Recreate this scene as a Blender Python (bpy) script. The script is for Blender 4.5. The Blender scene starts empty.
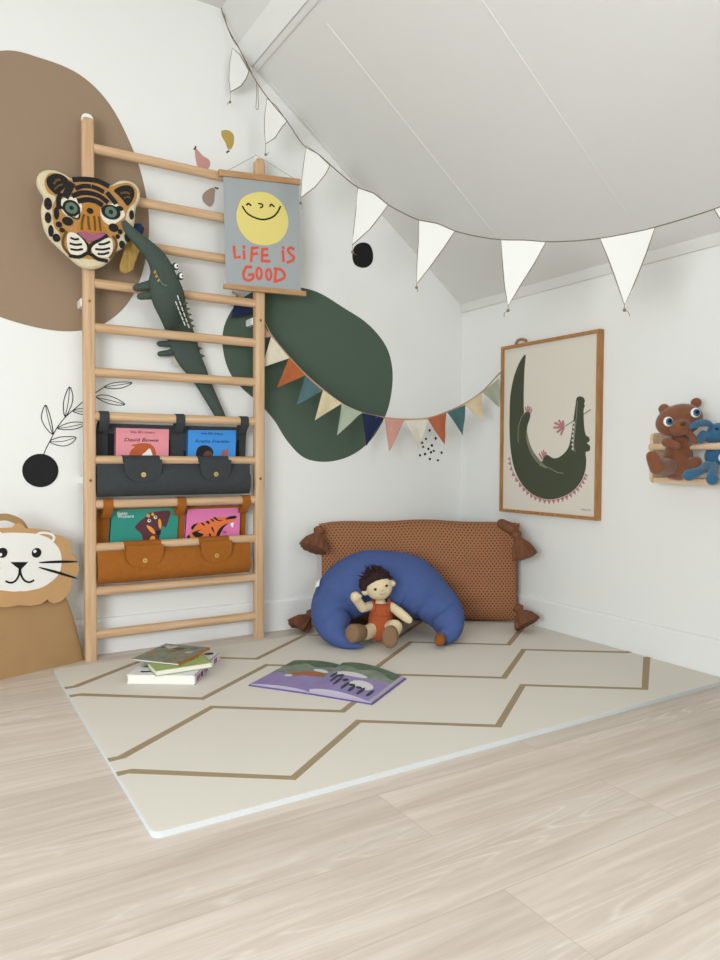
import bpy, bmesh, math, random
from mathutils import Vector, Matrix
random.seed(7)
C = bpy.context.scene.collection
S = bpy.context.scene

# ------------------------------------------------------------------ camera, world, lights, exposure
cd = bpy.data.cameras.new('camera'); cam = bpy.data.objects.new('camera', cd); C.objects.link(cam)
cd.sensor_fit = 'HORIZONTAL'; cd.sensor_width = 36; cd.lens = 35.7352; cd.clip_start = .02
R_, U_, B_ = Vector((0.853591, -0.520914, 0.005653)), Vector((0.011512, 0.029711, 0.999492)), Vector((-0.520817, -0.853092, 0.031358))
cam.matrix_world = Matrix.Translation(Vector((-2.1937, -2.67124, 0.71133))) @ Matrix((R_, U_, B_)).transposed().to_4x4()
S.camera = cam
W = bpy.data.worlds.new('sky'); S.world = W; W.use_nodes = True
W.node_tree.nodes['Background'].inputs[0].default_value = (.80, .90, 1.0, 1)
W.node_tree.nodes['Background'].inputs[1].default_value = 1.0
S.view_settings.view_transform = 'Standard'; S.view_settings.look = 'None'
S.view_settings.gamma = 1; S.view_settings.use_curve_mapping = False
S.view_settings.exposure = -0.29

def area(name, loc, target, sx, sy, power, col):
    d = bpy.data.lights.new(name, 'AREA'); d.shape = 'RECTANGLE'; d.size = sx; d.size_y = sy
    d.energy = power; d.color = col
    o = bpy.data.objects.new(name, d); C.objects.link(o); o.location = loc
    o.rotation_euler = (Vector(target) - Vector(loc)).to_track_quat('-Z', 'Y').to_euler()
# daylight: a wide window low in the far wall on the left, a smaller one in the wall behind the camera
area('far_window_daylight', (-3.7, -2.9, .95), (0, -.6, 1.2), 1.6, 1.1, 100, (.90, .955, 1))
area('back_window_daylight', (-1.4, -4.5, 1.6), (-1.7, 0, 1.3), .8, .8, 22, (.90, .955, 1))

# ------------------------------------------------------------------ helpers
def lin(h):
    h = h.lstrip('#'); o = []
    for i in (0, 2, 4):
        c = int(h[i:i+2], 16) / 255
        o.append(c / 12.92 if c <= .04045 else ((c + .055) / 1.055) ** 2.4)
    return (*o, 1)

def mat(name, col, rough=.8, noise=0, nscale=20, bump=0, bscale=200, sheen=0, metal=0, stretch=None, col2=None, spec=.3):
    m = bpy.data.materials.new(name); m.use_nodes = True
    nt = m.node_tree; b = nt.nodes['Principled BSDF']
    b.inputs['Roughness'].default_value = rough; b.inputs['Metallic'].default_value = metal
    b.inputs['Specular IOR Level'].default_value = spec
    if sheen: b.inputs['Sheen Weight'].default_value = sheen
    c = lin(col); b.inputs['Base Color'].default_value = c
    tc = nt.nodes.new('ShaderNodeTexCoord')
    def vec():
        if not stretch: return tc.outputs['Object']
        mp = nt.nodes.new('ShaderNodeMapping'); mp.inputs['Scale'].default_value = stretch
        nt.links.new(tc.outputs['Object'], mp.inputs['Vector']); return mp.outputs[0]
    if noise or col2:
        n = nt.nodes.new('ShaderNodeTexNoise'); n.inputs['Scale'].default_value = nscale; n.inputs['Detail'].default_value = 5
        nt.links.new(vec(), n.inputs['Vector'])
        r = nt.nodes.new('ShaderNodeValToRGB'); nt.links.new(n.outputs[0], r.inputs[0])
        r.color_ramp.elements[0].position = .3; r.color_ramp.elements[1].position = .7
        lo = lin(col2) if col2 else tuple(x * (1 - noise) for x in c[:3]) + (1,)
        r.color_ramp.elements[0].color = lo; r.color_ramp.elements[1].color = c
        nt.links.new(r.outputs[0], b.inputs['Base Color'])
    if bump:
        n = nt.nodes.new('ShaderNodeTexNoise'); n.inputs['Scale'].default_value = bscale; n.inputs['Detail'].default_value = 3
        nt.links.new(vec(), n.inputs['Vector'])
        bp = nt.nodes.new('ShaderNodeBump'); bp.inputs['Strength'].default_value = bump; bp.inputs['Distance'].default_value = .004
        nt.links.new(n.outputs[0], bp.inputs['Height']); nt.links.new(bp.outputs[0], b.inputs['Normal'])
    return m

def cr(p, n=6, closed=True):
    """Catmull-Rom curve through the points (any dimension)."""
    out = []; N = len(p)
    for i in range(N if closed else N - 1):
        g = lambda k: p[k % N] if closed else p[min(max(k, 0), N - 1)]
        a, b, c, d = g(i-1), g(i), g(i+1), g(i+2)
        for k in range(n):
            t = k / n
            out.append(tuple(.5 * (2*y + (z-x)*t + (2*x - 5*y + 4*z - w)*t*t + (3*y - x - 3*z + w)*t**3) for x, y, z, w in zip(a, b, c, d)))
    if not closed: out.append(tuple(p[-1]))
    return out

WL = lambda a, b, w: (a, -w, b)                # on the left wall: x, z, distance out of the wall
WR = lambda a, b, w: (-w, a, b)                # on the right wall: y, z, distance out of the wall
FL = lambda a, b, w: (a, b, w)                 # on the floor
def vplane(x0, y0, x1, y1):                    # an upright plane over a line on the floor
    d = Vector((x1-x0, y1-y0, 0)).normalized(); n = Vector((d.y, -d.x, 0))
    return d, n

class M:
    def __init__(s): s.v = []; s.f = []; s.mi = []; s.ms = []; s.uv = None
    def m(s, mt):
        if mt not in s.ms: s.ms.append(mt)
        return s.ms.index(mt)
    def add(s, vs, fs, mt):
        o = len(s.v); k = s.m(mt)
        s.v += [tuple(x) for x in vs]
        for f in fs: s.f.append([o + i for i in f]); s.mi.append(k)
        return s
    def prism(s, poly, w0, w1, mt, mp=WL):
        n = len(poly)
        vs = [mp(a, b, w0) for a, b in poly] + [mp(a, b, w1) for a, b in poly]
        return s.add(vs, [list(range(n)), list(range(2*n-1, n-1, -1))] + [[i, (i+1) % n, n+(i+1) % n, n+i] for i in range(n)], mt)
    def prism3(s, p3, off, mt):                # 3D polygon pushed along a vector
        off = Vector(off); n = len(p3); vs = [Vector(p) for p in p3] + [Vector(p) + off for p in p3]
        return s.add(vs, [list(range(n)), list(range(2*n-1, n-1, -1))] + [[i, (i+1) % n, n+(i+1) % n, n+i] for i in range(n)], mt)
    def ribbon(s, pts, wd, w0, w1, mt, mp=WL, closed=False, taper=None):
        N = len(pts); L = []; R = []
        for i in range(N):
            a = pts[(i-1) % N] if (closed or i > 0) else pts[i]; b = pts[(i+1) % N] if (closed or i < N-1) else pts[i]
            dx, dy = b[0]-a[0], b[1]-a[1]; l = math.hypot(dx, dy) or 1
            h = wd/2 * (taper(i/(N-1)) if taper else 1); nx, ny = -dy/l*h, dx/l*h
            e = 0
            if not closed and not taper: e = -wd*.3 if i == 0 else (wd*.3 if i == N-1 else 0)
            px, py = pts[i][0]+dx/l*e, pts[i][1]+dy/l*e
            L.append((px+nx, py+ny)); R.append((px-nx, py-ny))
        if closed:
            vs = [mp(a, b, w) for w in (w0, w1) for q in (L, R) for a, b in q]
            fs = []
            for i in range(N):
                j = (i+1) % N
                fs += [[i, j, N+j, N+i], [2*N+i, 2*N+j, 3*N+j, 3*N+i], [i, j, 2*N+j, 2*N+i], [N+i, N+j, 3*N+j, 3*N+i]]
            return s.add(vs, fs, mt)
        vs = [mp(a, b, w) for w in (w0, w1) for q in (L, R) for a, b in q]
        fs = [[0, N, 3*N, 2*N], [N-1, 2*N-1, 4*N-1, 3*N-1]]
        for i in range(N-1):
            j = i+1
            fs += [[i, j, N+j, N+i], [2*N+i, 2*N+j, 3*N+j, 3*N+i], [i, j, 2*N+j, 2*N+i], [N+i, N+j, 3*N+j, 3*N+i]]
        return s.add(vs, fs, mt)
    def loft(s, rings, mt, cap=True, closed=False):
        n = len(rings[0]); vs = [p for r in rings for p in r]; k = len(rings); fs = []
        for i in range(k if closed else k-1):
            for j in range(n):
                a = i*n + j; b = i*n + (j+1) % n; c = ((i+1) % k)*n + (j+1) % n; d = ((i+1) % k)*n + j
                fs.append([a, b, c, d])
        if cap and not closed: fs += [list(range(n)), list(range((k-1)*n, k*n))]
        return s.add(vs, fs, mt)
    def tube(s, pts, r, mt, seg=10, flat=1.0, side=None, closed=False, sharp=False):
        P = [Vector(p) for p in pts]; N = len(P); rr = r if isinstance(r, (list, tuple)) else [r]*N
        rings = []; up = None
        for i in range(N):
            a = P[i-1] if (i or closed) else P[i]; b = P[(i+1) % N] if (i < N-1 or closed) else P[i]
            t = (b-a).normalized()
            if up is None:
                up = Vector(side) if side else (Vector((0, 0, 1)) if abs(t.z) < .9 else Vector((1, 0, 0)))
            if side: up = Vector(side)
            u = (up - t*up.dot(t)).normalized(); w = t.cross(u); up = u
            rings.append([P[i] + u*math.cos(q*2*math.pi/seg)*rr[i]*flat + w*math.sin(q*2*math.pi/seg)*rr[i] for q in range(seg)])
        if not closed and not sharp:           # rounded ends
            def cap(k, sgn):
                t = (P[k] - P[k - sgn if 0 <= k-sgn < N else k]).normalized() if N > 1 else Vector((0, 0, 1))
                c = P[k]; return [[c + (Vector(p)-c)*f + t*rr[k]*h*min(1, flat) for p in rings[k]] for f, h in ((.85, .5), (.5, .85))]
            P0 = P[0]; t0 = (P[0]-P[1]).normalized(); t1 = (P[-1]-P[-2]).normalized()
            st = [[P[0] + (p-P[0])*f + t0*rr[0]*h for p in rings[0]] for f, h in ((.4, .92), (.8, .6))]
            en = [[P[-1] + (p-P[-1])*f + t1*rr[-1]*h for p in rings[-1]] for f, h in ((.8, .6), (.4, .92))]
            rings = st + rings + en
        return s.loft(rings, mt, closed=closed)
    def ell(s, c, r, mt, rot=None, seg=20, n=12):
        c = Vector(c); R = rot if rot else Matrix.Identity(3); rings = []
        for i in range(1, n):
            th = math.pi*i/n
            rings.append([c + R @ Vector((r[0]*math.sin(th)*math.cos(q*2*math.pi/seg), r[1]*math.sin(th)*math.sin(q*2*math.pi/seg), r[2]*math.cos(th))) for q in range(seg)])
        o = len(s.v); s.loft(rings, mt, cap=False)
        top = len(s.v); s.v.append(tuple(c + R @ Vector((0, 0, r[2])))); s.v.append(tuple(c - R @ Vector((0, 0, r[2])))); k = s.m(mt)
        for q in range(seg):
            s.f.append([top, o+q, o+(q+1) % seg]); s.mi.append(k)
            b = o+(n-2)*seg; s.f.append([top+1, b+q, b+(q+1) % seg]); s.mi.append(k)
        return s
    def box(s, lo, hi, mt):
        return s.prism([(lo[0], lo[1]), (hi[0], lo[1]), (hi[0], hi[1]), (lo[0], hi[1])], lo[2], hi[2], mt, FL)
    def disc(s, c, r, w0, w1, mt, mp=WL, n=24, ry=None, rot=0):
        ry = ry or r; q = [(r*math.cos(2*math.pi*i/n), ry*math.sin(2*math.pi*i/n)) for i in range(n)]; co, si = math.cos(rot), math.sin(rot)
        return s.prism([(c[0]+a*co-b*si, c[1]+a*si+b*co) for a, b in q], w0, w1, mt, mp)
    def build(s, name, parent=None, smooth=0, bevel=0, subsurf=0, remesh=0, fit=None):
        me = bpy.data.meshes.new(name); me.from_pydata(s.v, [], s.f)
        for x in s.ms: me.materials.append(x)
        me.polygons.foreach_set('material_index', s.mi)
        if s.uv:
            ul = me.uv_layers.new(name='UVMap')
            for l in me.loops: ul.data[l.index].uv = s.uv[l.vertex_index]
        bm = bmesh.new(); bm.from_mesh(me); bmesh.ops.recalc_face_normals(bm, faces=bm.faces[:]); bm.to_mesh(me); bm.free()
        o = bpy.data.objects.new(name, me); C.objects.link(o)
        if remesh:
            md = o.modifiers.new('r', 'REMESH'); md.mode = 'VOXEL'; md.voxel_size = remesh
            sm = o.modifiers.new('s', 'SMOOTH'); sm.factor = .5; sm.iterations = 8
            ev = o.evaluated_get(bpy.context.evaluated_depsgraph_get()); nm = bpy.data.meshes.new_from_object(ev)
            o.modifiers.clear(); o.data = nm; nm.name = name; me = nm
            if not me.materials: me.materials.append(s.ms[0])
            smooth = 180
        if bevel:
            b = o.modifiers.new('bevel', 'BEVEL'); b.width = bevel; b.segments = 2; b.limit_method = 'ANGLE'; b.angle_limit = .7
        if subsurf:
            u = o.modifiers.new('subsurf', 'SUBSURF'); u.levels = u.render_levels = subsurf
        if smooth:
            for p in me.polygons: p.use_smooth = True
            if smooth < 180: me.set_sharp_from_angle(angle=math.radians(smooth))
        if parent:
            o.parent = parent
            q, off = parent, Vector((0, 0, 0))
            while q: off += q.location; q = q.parent
            o.location = -off
        return o

def thing(name, label, cat, loc, group=None):
    o = bpy.data.objects.new(name, None); C.objects.link(o); o.location = loc; o.empty_display_size = .05
    o['label'] = label; o['category'] = cat
    if group: o['group'] = group
    return o
def tag(o, label, cat, group=None):
    o['label'] = label; o['category'] = cat
    if group: o['group'] = group
    return o
def struct(o): o['kind'] = 'structure'; return o

def text_mesh(m, body, x0, z0, width, mt, y, shear=0, height=None, depth=.0006):
    """Lettering on an upright plane that faces -Y, added to m."""
    cu = bpy.data.curves.new('lettering', 'FONT'); cu.body = body; cu.shear = shear; cu.resolution_u = 3
    t = bpy.data.objects.new('lettering', cu); C.objects.link(t)
    me = bpy.data.meshes.new_from_object(t.evaluated_get(bpy.context.evaluated_depsgraph_get()))
    xs = [v.co.x for v in me.vertices]; ys = [v.co.y for v in me.vertices]
    k = width / (max(xs)-min(xs)); kz = height/(max(ys)-min(ys)) if height else k
    m.add([(x0 + (v.co.x-min(xs))*k, y, z0 + v.co.y*kz) for v in me.vertices], [list(p.vertices) for p in me.polygons], mt)
    bpy.data.objects.remove(t); bpy.data.curves.remove(cu); bpy.data.meshes.remove(me)

# ------------------------------------------------------------------ materials
wall_m = mat('white_wall_paint', '#e8e8e4', .75, bump=.06, bscale=60)
ceil_m = mat('ceiling_panel_paint', '#dcdbd6', .7)
trim_m = mat('white_trim_paint', '#e9e9e6', .45)
wood_h = mat('pale_ash_along_x', '#d8b793', .55, nscale=9, stretch=(.5, 9, 9), col2='#c09a72')
wood_v = mat('pale_ash_along_z', '#d6b692', .55, nscale=9, stretch=(9, 9, .5), col2='#bf9a74')
wood_y = mat('pale_pine_along_y', '#e0c6a6', .55, nscale=9, stretch=(9, .5, 9), col2='#cfae88')
bar_m = mat('oak_hanger_bar', '#c39a70', .6, nscale=12, stretch=(1, 9, 9), col2='#a97f55')
frame_m = mat('oak_picture_frame', '#b78551', .5, nscale=12, stretch=(6, 6, 1), col2='#9c6d3c')
white_m = mat('white_plastic', '#efefec', .4)
metal_m = mat('dull_brass', '#a48a5a', .4, metal=.7)
brass_m = mat('polished_brass', '#d8bb74', .3, metal=.8)
black_m = mat('matte_black', '#19191b', .8)
ink_m = mat('black_ink', '#17161a', .9)
rope_m = mat('brown_jute_string', '#7d6c5c', .9)
char_m = mat('charcoal_canvas', '#3d4042', .85, noise=.15, nscale=60, bump=.25, bscale=500)
tan_m = mat('caramel_canvas', '#a2601f', .85, noise=.14, nscale=60, bump=.25, bscale=500)
kraft_m = mat('washable_kraft_paper', '#ae8b60', .8, noise=.08, nscale=12, bump=.3, bscale=14)
kraft2_m = mat('smooth_kraft_paper', '#c59b6b', .75, noise=.05, nscale=12)
paper_m = mat('white_paper', '#eeeae0', .8)

# the floor: whitened oak planks running along X
def floor_material():
    m = bpy.data.materials.new('whitened_oak_planks'); m.use_nodes = True; nt = m.node_tree; N = nt.nodes; b = N['Principled BSDF']
    tc = N.new('ShaderNodeTexCoord')
    br = N.new('ShaderNodeTexBrick'); br.offset = .37; br.inputs['Scale'].default_value = 1
    br.inputs['Brick Width'].default_value = 1.25; br.inputs['Row Height'].default_value = .192
    br.inputs['Mortar Size'].default_value = .0009; br.inputs['Mortar Smooth'].default_value = .3
    br.inputs['Color1'].default_value = (.0, .0, .0, 1); br.inputs['Color2'].default_value = (1, 1, 1, 1); br.inputs['Mortar'].default_value = (.5, .5, .5, 1)
    mp0 = N.new('ShaderNodeMapping'); mp0.inputs['Location'].default_value = (.9215, .080, 0)
    nt.links.new(tc.outputs['Object'], mp0.inputs[0]); nt.links.new(mp0.outputs[0], br.inputs['Vector'])
    # grain
    mp = N.new('ShaderNodeMapping'); mp.inputs['Scale'].default_value = (.9, 14, 1)
    add = N.new('ShaderNodeVectorMath'); add.operation = 'MULTIPLY_ADD'
    nt.links.new(br.outputs['Color'], add.inputs[0]); add.inputs[1].default_value = (7.3, 3.1, 5); nt.links.new(tc.outputs['Object'], add.inputs[2])
    nt.links.new(add.outputs[0], mp.inputs[0])
    n1 = N.new('ShaderNodeTexNoise'); n1.inputs['Scale'].default_value = 2.2; n1.inputs['Detail'].default_value = 8; n1.inputs['Roughness'].default_value = .62; n1.inputs['Distortion'].default_value = .6
    nt.links.new(mp.outputs[0], n1.inputs['Vector'])
    r1 = N.new('ShaderNodeValToRGB'); nt.links.new(n1.outputs[0], r1.inputs[0])
    r1.color_ramp.elements[0].position = .30; r1.color_ramp.elements[0].color = lin('#c4b4a5')
    r1.color_ramp.elements[1].position = .68; r1.color_ramp.elements[1].color = lin('#dcd0c4')
    # cathedral grain, pale lime in the pores
    mp2 = N.new('ShaderNodeMapping'); mp2.inputs['Scale'].default_value = (.55, 6.5, 1); nt.links.new(add.outputs[0], mp2.inputs[0])
    nd = N.new('ShaderNodeTexNoise'); nd.inputs['Scale'].default_value = 1.3; nd.inputs['Detail'].default_value = 2; nt.links.new(mp2.outputs[0], nd.inputs['Vector'])
    mul = N.new('ShaderNodeMath'); mul.operation = 'MULTIPLY'; mul.inputs[1].default_value = 52; nt.links.new(nd.outputs[0], mul.inputs[0])
    fr = N.new('ShaderNodeMath'); fr.operation = 'PINGPONG'; fr.inputs[1].default_value = 1; nt.links.new(mul.outputs[0], fr.inputs[0])
    r2 = N.new('ShaderNodeValToRGB'); nt.links.new(fr.outputs[0], r2.inputs[0])
    r2.color_ramp.elements[0].position = .66; r2.color_ramp.elements[0].color = (0, 0, 0, 1)
    r2.color_ramp.elements[1].position = .95; r2.color_ramp.elements[1].color = (1, 1, 1, 1)
    nm = N.new('ShaderNodeTexNoise'); nm.inputs['Scale'].default_value = 1.1; nm.inputs['Detail'].default_value = 3; nt.links.new(mp2.outputs[0], nm.inputs['Vector'])
    rm = N.new('ShaderNodeValToRGB'); nt.links.new(nm.outputs[0], rm.inputs[0]); rm.color_ramp.elements[0].position = .47; rm.color_ramp.elements[1].position = .70
    rm.color_ramp.elements[1].color = (.75, .75, .75, 1)
    nf = N.new('ShaderNodeTexNoise'); nf.inputs['Scale'].default_value = 30; nf.inputs['Detail'].default_value = 4; nt.links.new(mp.outputs[0], nf.inputs['Vector'])
    m1 = N.new('ShaderNodeMath'); m1.operation = 'MULTIPLY'; nt.links.new(r2.outputs[0], m1.inputs[0]); nt.links.new(rm.outputs[0], m1.inputs[1])
    m2 = N.new('ShaderNodeMath'); m2.operation = 'MULTIPLY'; nt.links.new(m1.outputs[0], m2.inputs[0]); m2.use_clamp = True
    rf = N.new('ShaderNodeMapRange'); nt.links.new(nf.outputs[0], rf.inputs[0]); rf.inputs[1].default_value = .35; rf.inputs[2].default_value = .65; rf.inputs[3].default_value = .25; rf.inputs[4].default_value = 1.3
    nt.links.new(rf.outputs[0], m2.inputs[1])
    mx = N.new('ShaderNodeMix'); mx.data_type = 'RGBA'; nt.links.new(m2.outputs[0], mx.inputs[0]); nt.links.new(r1.outputs[0], mx.inputs[6]); mx.inputs[7].default_value = lin('#ebe3d9')
    # plank to plank tone, and the joints
    hs = N.new('ShaderNodeHueSaturation'); nt.links.new(mx.outputs[2], hs.inputs['Color'])
    mr = N.new('ShaderNodeMapRange'); nt.links.new(br.outputs['Color'], mr.inputs[0]); mr.inputs[3].default_value = .94; mr.inputs[4].default_value = 1.04
    nt.links.new(mr.outputs[0], hs.inputs['Value'])
    mj = N.new('ShaderNodeMix'); mj.data_type = 'RGBA'; nt.links.new(br.outputs['Fac'], mj.inputs[0]); nt.links.new(hs.outputs[0], mj.inputs[6]); mj.inputs[7].default_value = lin('#bcae9f')
    nt.links.new(mj.outputs[2], b.inputs['Base Color'])
    b.inputs['Roughness'].default_value = .5; b.inputs['Specular IOR Level'].default_value = .25
    bp = N.new('ShaderNodeBump'); bp.inputs['Strength'].default_value = .12; bp.inputs['Distance'].default_value = .002; nt.links.new(n1.outputs[0], bp.inputs['Height']); nt.links.new(bp.outputs[0], b.inputs['Normal'])
    return m

# ------------------------------------------------------------------ the room
XF, YB, ZT = -3.8, -4.6, 2.43                 # far wall, back wall, flat part of the ceiling
KN = 1.431                                    # height of the right-hand knee wall under the slope
struct(M().box((XF, YB, -.05), (0, 0, 0), floor_material()).build('floor'))
struct(M().prism([(XF-.1, -.05), (.1, -.05), (.1, KN), (0, KN), (-1.072, 2.25), (-1.131, 2.318), (-1.2, ZT), (-1.2, ZT+.1), (XF-.1, ZT+.1)], -.1, 0, wall_m, WL).build('wall_left'))
struct(M().box((0, YB-.1, -.05), (.1, 0, KN), wall_m).build('wall_right'))
w = M()
for y0, y1, z0, z1 in ((YB-.1, 0, -.05, .4), (YB-.1, 0, 1.5, ZT+.1), (YB-.1, -3.7, .4, 1.5), (-2.1, 0, .4, 1.5)): w.box((XF-.1, y0, z0), (XF, y1, z1), wall_m)
struct(w.build('wall_far'))
w = M()
for y0, y1, z0, z1 in ((-3.7, -3.64, .4, 1.5), (-2.16, -2.1, .4, 1.5), (-3.7, -2.1, .4, .46), (-3.7, -2.1, 1.44, 1.5), (-2.93, -2.87, .4, 1.5)): w.box((XF-.07, y0, z0), (XF-.02, y1, z1), trim_m)
struct(w.build('window_2'))
# added blocker, unseen past the right edge, shading the floor and mat there
struct(M().box((-.62, -3.4, 0), (-.0, -1.98, 1.9), wall_m).build('shade_blocker'))
# back wall with its window opening
w = M()
for lo, hi in (((XF, -.05), (0, 1.2)), ((XF, 2.0), (0, 2.6)), ((XF, 1.2), (-1.8, 2.0)), ((-1.0, 1.2), (0, 2.0))):
    w.prism([(lo[0], lo[1]), (hi[0], lo[1]), (hi[0], hi[1]), (lo[0], hi[1])], -YB, -YB+.1, wall_m, WL)
struct(w.build('wall_back'))
w = M()
for a, b in (((-1.8, 1.2), (-1.74, 2.0)), ((-1.06, 1.2), (-1.0, 2.0)), ((-1.8, 1.2), (-1.0, 1.26)), ((-1.8, 1.94), (-1.0, 2.0)), ((-1.42, 1.2), (-1.38, 2.0))):
    w.prism([a, (b[0], a[1]), b, (a[0], b[1])], -YB+.02, -YB+.07, trim_m, WL)
struct(w.build('window_1'))
# the sloping ceiling, the purlin strip near its top and the flat top
prof = [(.1, KN-.0762), (0, KN), (-1.072, 2.25), (-1.131, 2.318), (-1.2, ZT), (XF-.1, ZT)]
up = [(XF-.1, ZT+.1), (-1.25, ZT+.1), (.1, KN+.05)]
struct(M().prism([(0, KN), (-1.072, 2.25), (-1.131, 2.318), (-1.2, ZT), (XF-.1, ZT), (XF-.1, ZT+.12), (-1.25, ZT+.12), (.1, KN+.12), (.1, KN)], 0, -YB+.1, ceil_m, WL).build('ceiling'))
# purlin face and the thin cover strip below it, running the length of the slope
nrm = Vector((-.606, -.795))                   # into the room, in x-z
def strip(name, a, b, t, mt):
    q = [a, b, (b[0]+nrm.x*t, b[1]+nrm.y*t), (a[0]+nrm.x*t, a[1]+nrm.y*t)]
    return struct(M().prism(q, .001, -YB, mt, WL).build(name))
strip('trim_1', (-1.072, 2.25), (-1.1305, 2.3174), .006, trim_m)
strip('trim_2', (-1.052, 2.2328), (-1.0705, 2.2469), .003, ceil_m)
for i, y in enumerate((-.02, -.48, -1.046, -1.61)):   # raised joints between the ceiling panels
    m = M(); a = Vector((-.03, y, KN+.0229)); b = Vector((-1.0, y, KN+.762))
    n3 = Vector((-.606, 0, -.795))
    m.loft([[p + Vector((0, d, 0))*1 + n3*h for d, h in ((-.004, -.002), (-.002, .0006), (.002, .0006), (.004, -.002))] for p in (a, b)], ceil_m)
    struct(m.build('trim_%d' % (i+3)))
# cover strip where the slope meets the knee wall
struct(M().prism([(0, KN-.03), (-.008, KN-.03), (-.012, KN-.002), (-.012, KN+.009), (0, KN)], .001, -YB, ceil_m, WL).build('trim_7'))
# skirting boards
def skirt(mp, a, b, name):
    s = M(); s.v = []
    pr = [(0, 0), (.014, 0), (.014, .118), (.008, .127), (0, .129)]
    rings = [[mp(t, z, w) for w, z in pr] for t in (a, b)]
    struct(s.loft(rings, trim_m).build(name))
skirt(WL, XF, -.0145, 'baseboard_left'); skirt(WR, -.0, YB, 'baseboard_right')

# ------------------------------------------------------------------ wall decals
def decal(name, label, poly, col, mp=WL, group=None, n=6, t=.0012):
    return tag(M().prism(cr(poly, n), .0002, t, mat(name + '_vinyl', col, .85), mp).build(name), label, 'wall decal', group)
decal('round_decal', 'large brown painted circle on the left wall behind the leopard head and ladder',
      [(-1.9633, 2.0448), (-1.8418, 2.0574), (-1.7139, 2.0365), (-1.6135, 1.9596), (-1.5338, 1.8198), (-1.4913, 1.6851), (-1.4772, 1.5427), (-1.4996, 1.3938), (-1.5468, 1.2791), (-1.6174, 1.1995), (-1.7027, 1.1556), (-1.8171, 1.1444), (-1.9712, 1.1725), (-2.1428, 1.2401), (-2.2621, 1.3639), (-2.2988, 1.5257), (-2.2575, 1.7327), (-2.1352, 1.9284)], '#978069')
decal('blob_decal', 'dark green rounded blob shape on the left wall behind the coloured bunting',
      [(-0.9416, 1.4082), (-0.8497, 1.4121), (-0.7621, 1.3989), (-0.6486, 1.3517), (-0.5303, 1.2975), (-0.438, 1.2158), (-0.3997, 1.1239), (-0.3988, 1.0198), (-0.4292, 0.9056), (-0.5065, 0.7915), (-0.6059, 0.7222), (-0.7214, 0.6933), (-0.8328, 0.7077), (-0.9137, 0.7762), (-0.9751, 0.8621), (-1.0434, 0.9301), (-1.11, 0.9809), (-1.1669, 1.0462), (-1.194, 1.1425), (-1.1829, 1.2341), (-1.1265, 1.3236), (-1.044, 1.3796)], '#4c5c4e')
decal('dot_decal', 'single black round spot on the wall under the white pennant above the green blob',
      [(-0.6052, 1.6038), (-0.5896, 1.6285), (-0.557, 1.6444), (-0.5228, 1.6409), (-0.5043, 1.6104), (-0.5061, 1.5694), (-0.5307, 1.5433), (-0.5626, 1.5351), (-0.5943, 1.5431), (-0.6071, 1.568)], '#151517')
leafm = mat('brown_black_vinyl', '#4b4038', .85)
def pear(label, body, stem, col):
    r = thing('pear_decal', label, 'wall decal', WL(*body[0], 0))
    M().prism(cr(body, 5), .0002, .0012, mat('pear_vinyl', col, .85)).build('fruit', r)
    M().ribbon(cr(stem, 4, False), .006, .0002, .0013, leafm).build('stem', r)
pear('mustard yellow pear decal on the left wall, upside down and topmost of three', [(-1.1973, 1.9683), (-1.1825, 1.975), (-1.1634, 1.9752), (-1.1484, 1.962), (-1.1484, 1.934), (-1.157, 1.912), (-1.1643, 1.9044), (-1.1741, 1.9082), (-1.1825, 1.9281), (-1.1952, 1.945), (-1.1994, 1.9579)], [(-1.177, 1.8908), (-1.1728, 1.8953), (-1.1685, 1.8983)], '#b69c52')
pear('dusty pink pear decal on the left wall just above the top ladder rung', [(-1.3028, 1.8751), (-1.2926, 1.8735), (-1.2722, 1.8565), (-1.2496, 1.8478), (-1.2434, 1.8334), (-1.2496, 1.8155), (-1.26, 1.8023), (-1.2743, 1.7993), (-1.2886, 1.806), (-1.2968, 1.8219), (-1.3028, 1.8517)], [(-1.3068, 1.8734), (-1.3027, 1.8782), (-1.3007, 1.8852)], '#c49189')
pear('taupe brown pear decal between the two top rungs beside the grey smiling poster', [(-1.2372, 1.7431), (-1.2247, 1.7405), (-1.226, 1.7184), (-1.2289, 1.6901), (-1.2394, 1.6723), (-1.2518, 1.6708), (-1.2724, 1.6859), (-1.2745, 1.7071), (-1.2621, 1.7252)], [(-1.2235, 1.7467), (-1.2176, 1.7458), (-1.2126, 1.7457)], '#a5907f')
for i, c in enumerate([(-0.1856, 0.8396), (-0.2068, 0.7999), (-0.1505, 0.8032), (-0.2285, 0.7812), (-0.2224, 0.7624), (-0.172, 0.7695), (-0.1919, 0.7538), (-0.1608, 0.7444), (-0.1769, 0.7381), (-0.115, 0.7364), (-0.2398, 0.7232), (-0.2113, 0.7295), (-0.183, 0.7067), (-0.1359, 0.7007)]):
    tag(M().disc(c, [.0062, .0058, .0066][i % 3], .0002, .0012, black_m, n=14).build('speck_decal'), 'tiny black dot in the dotted cluster below the cream and rust pennants', 'wall decal', 'black dots on the wall')
sp = thing('leaf_sprig_decal', 'black line-drawn leaf sprig with a solid black ball on the wall left of the ladder', 'wall decal', (-1.86, 0, .66))
M().disc([(-1.851, 0.6607)][0], .0575, .0002, .0014, black_m, n=40).build('ball', sp)
M().ribbon(cr([(-1.8416, 0.714), (-1.8318, 0.7382), (-1.8199, 0.7631), (-1.7982, 0.8069), (-1.7708, 0.8453), (-1.7433, 0.8725), (-1.707, 0.9063), (-1.6674, 0.9377), (-1.6359, 0.9602)], 5, False), .0028, .0002, .0012, black_m).build('stem', sp)
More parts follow.
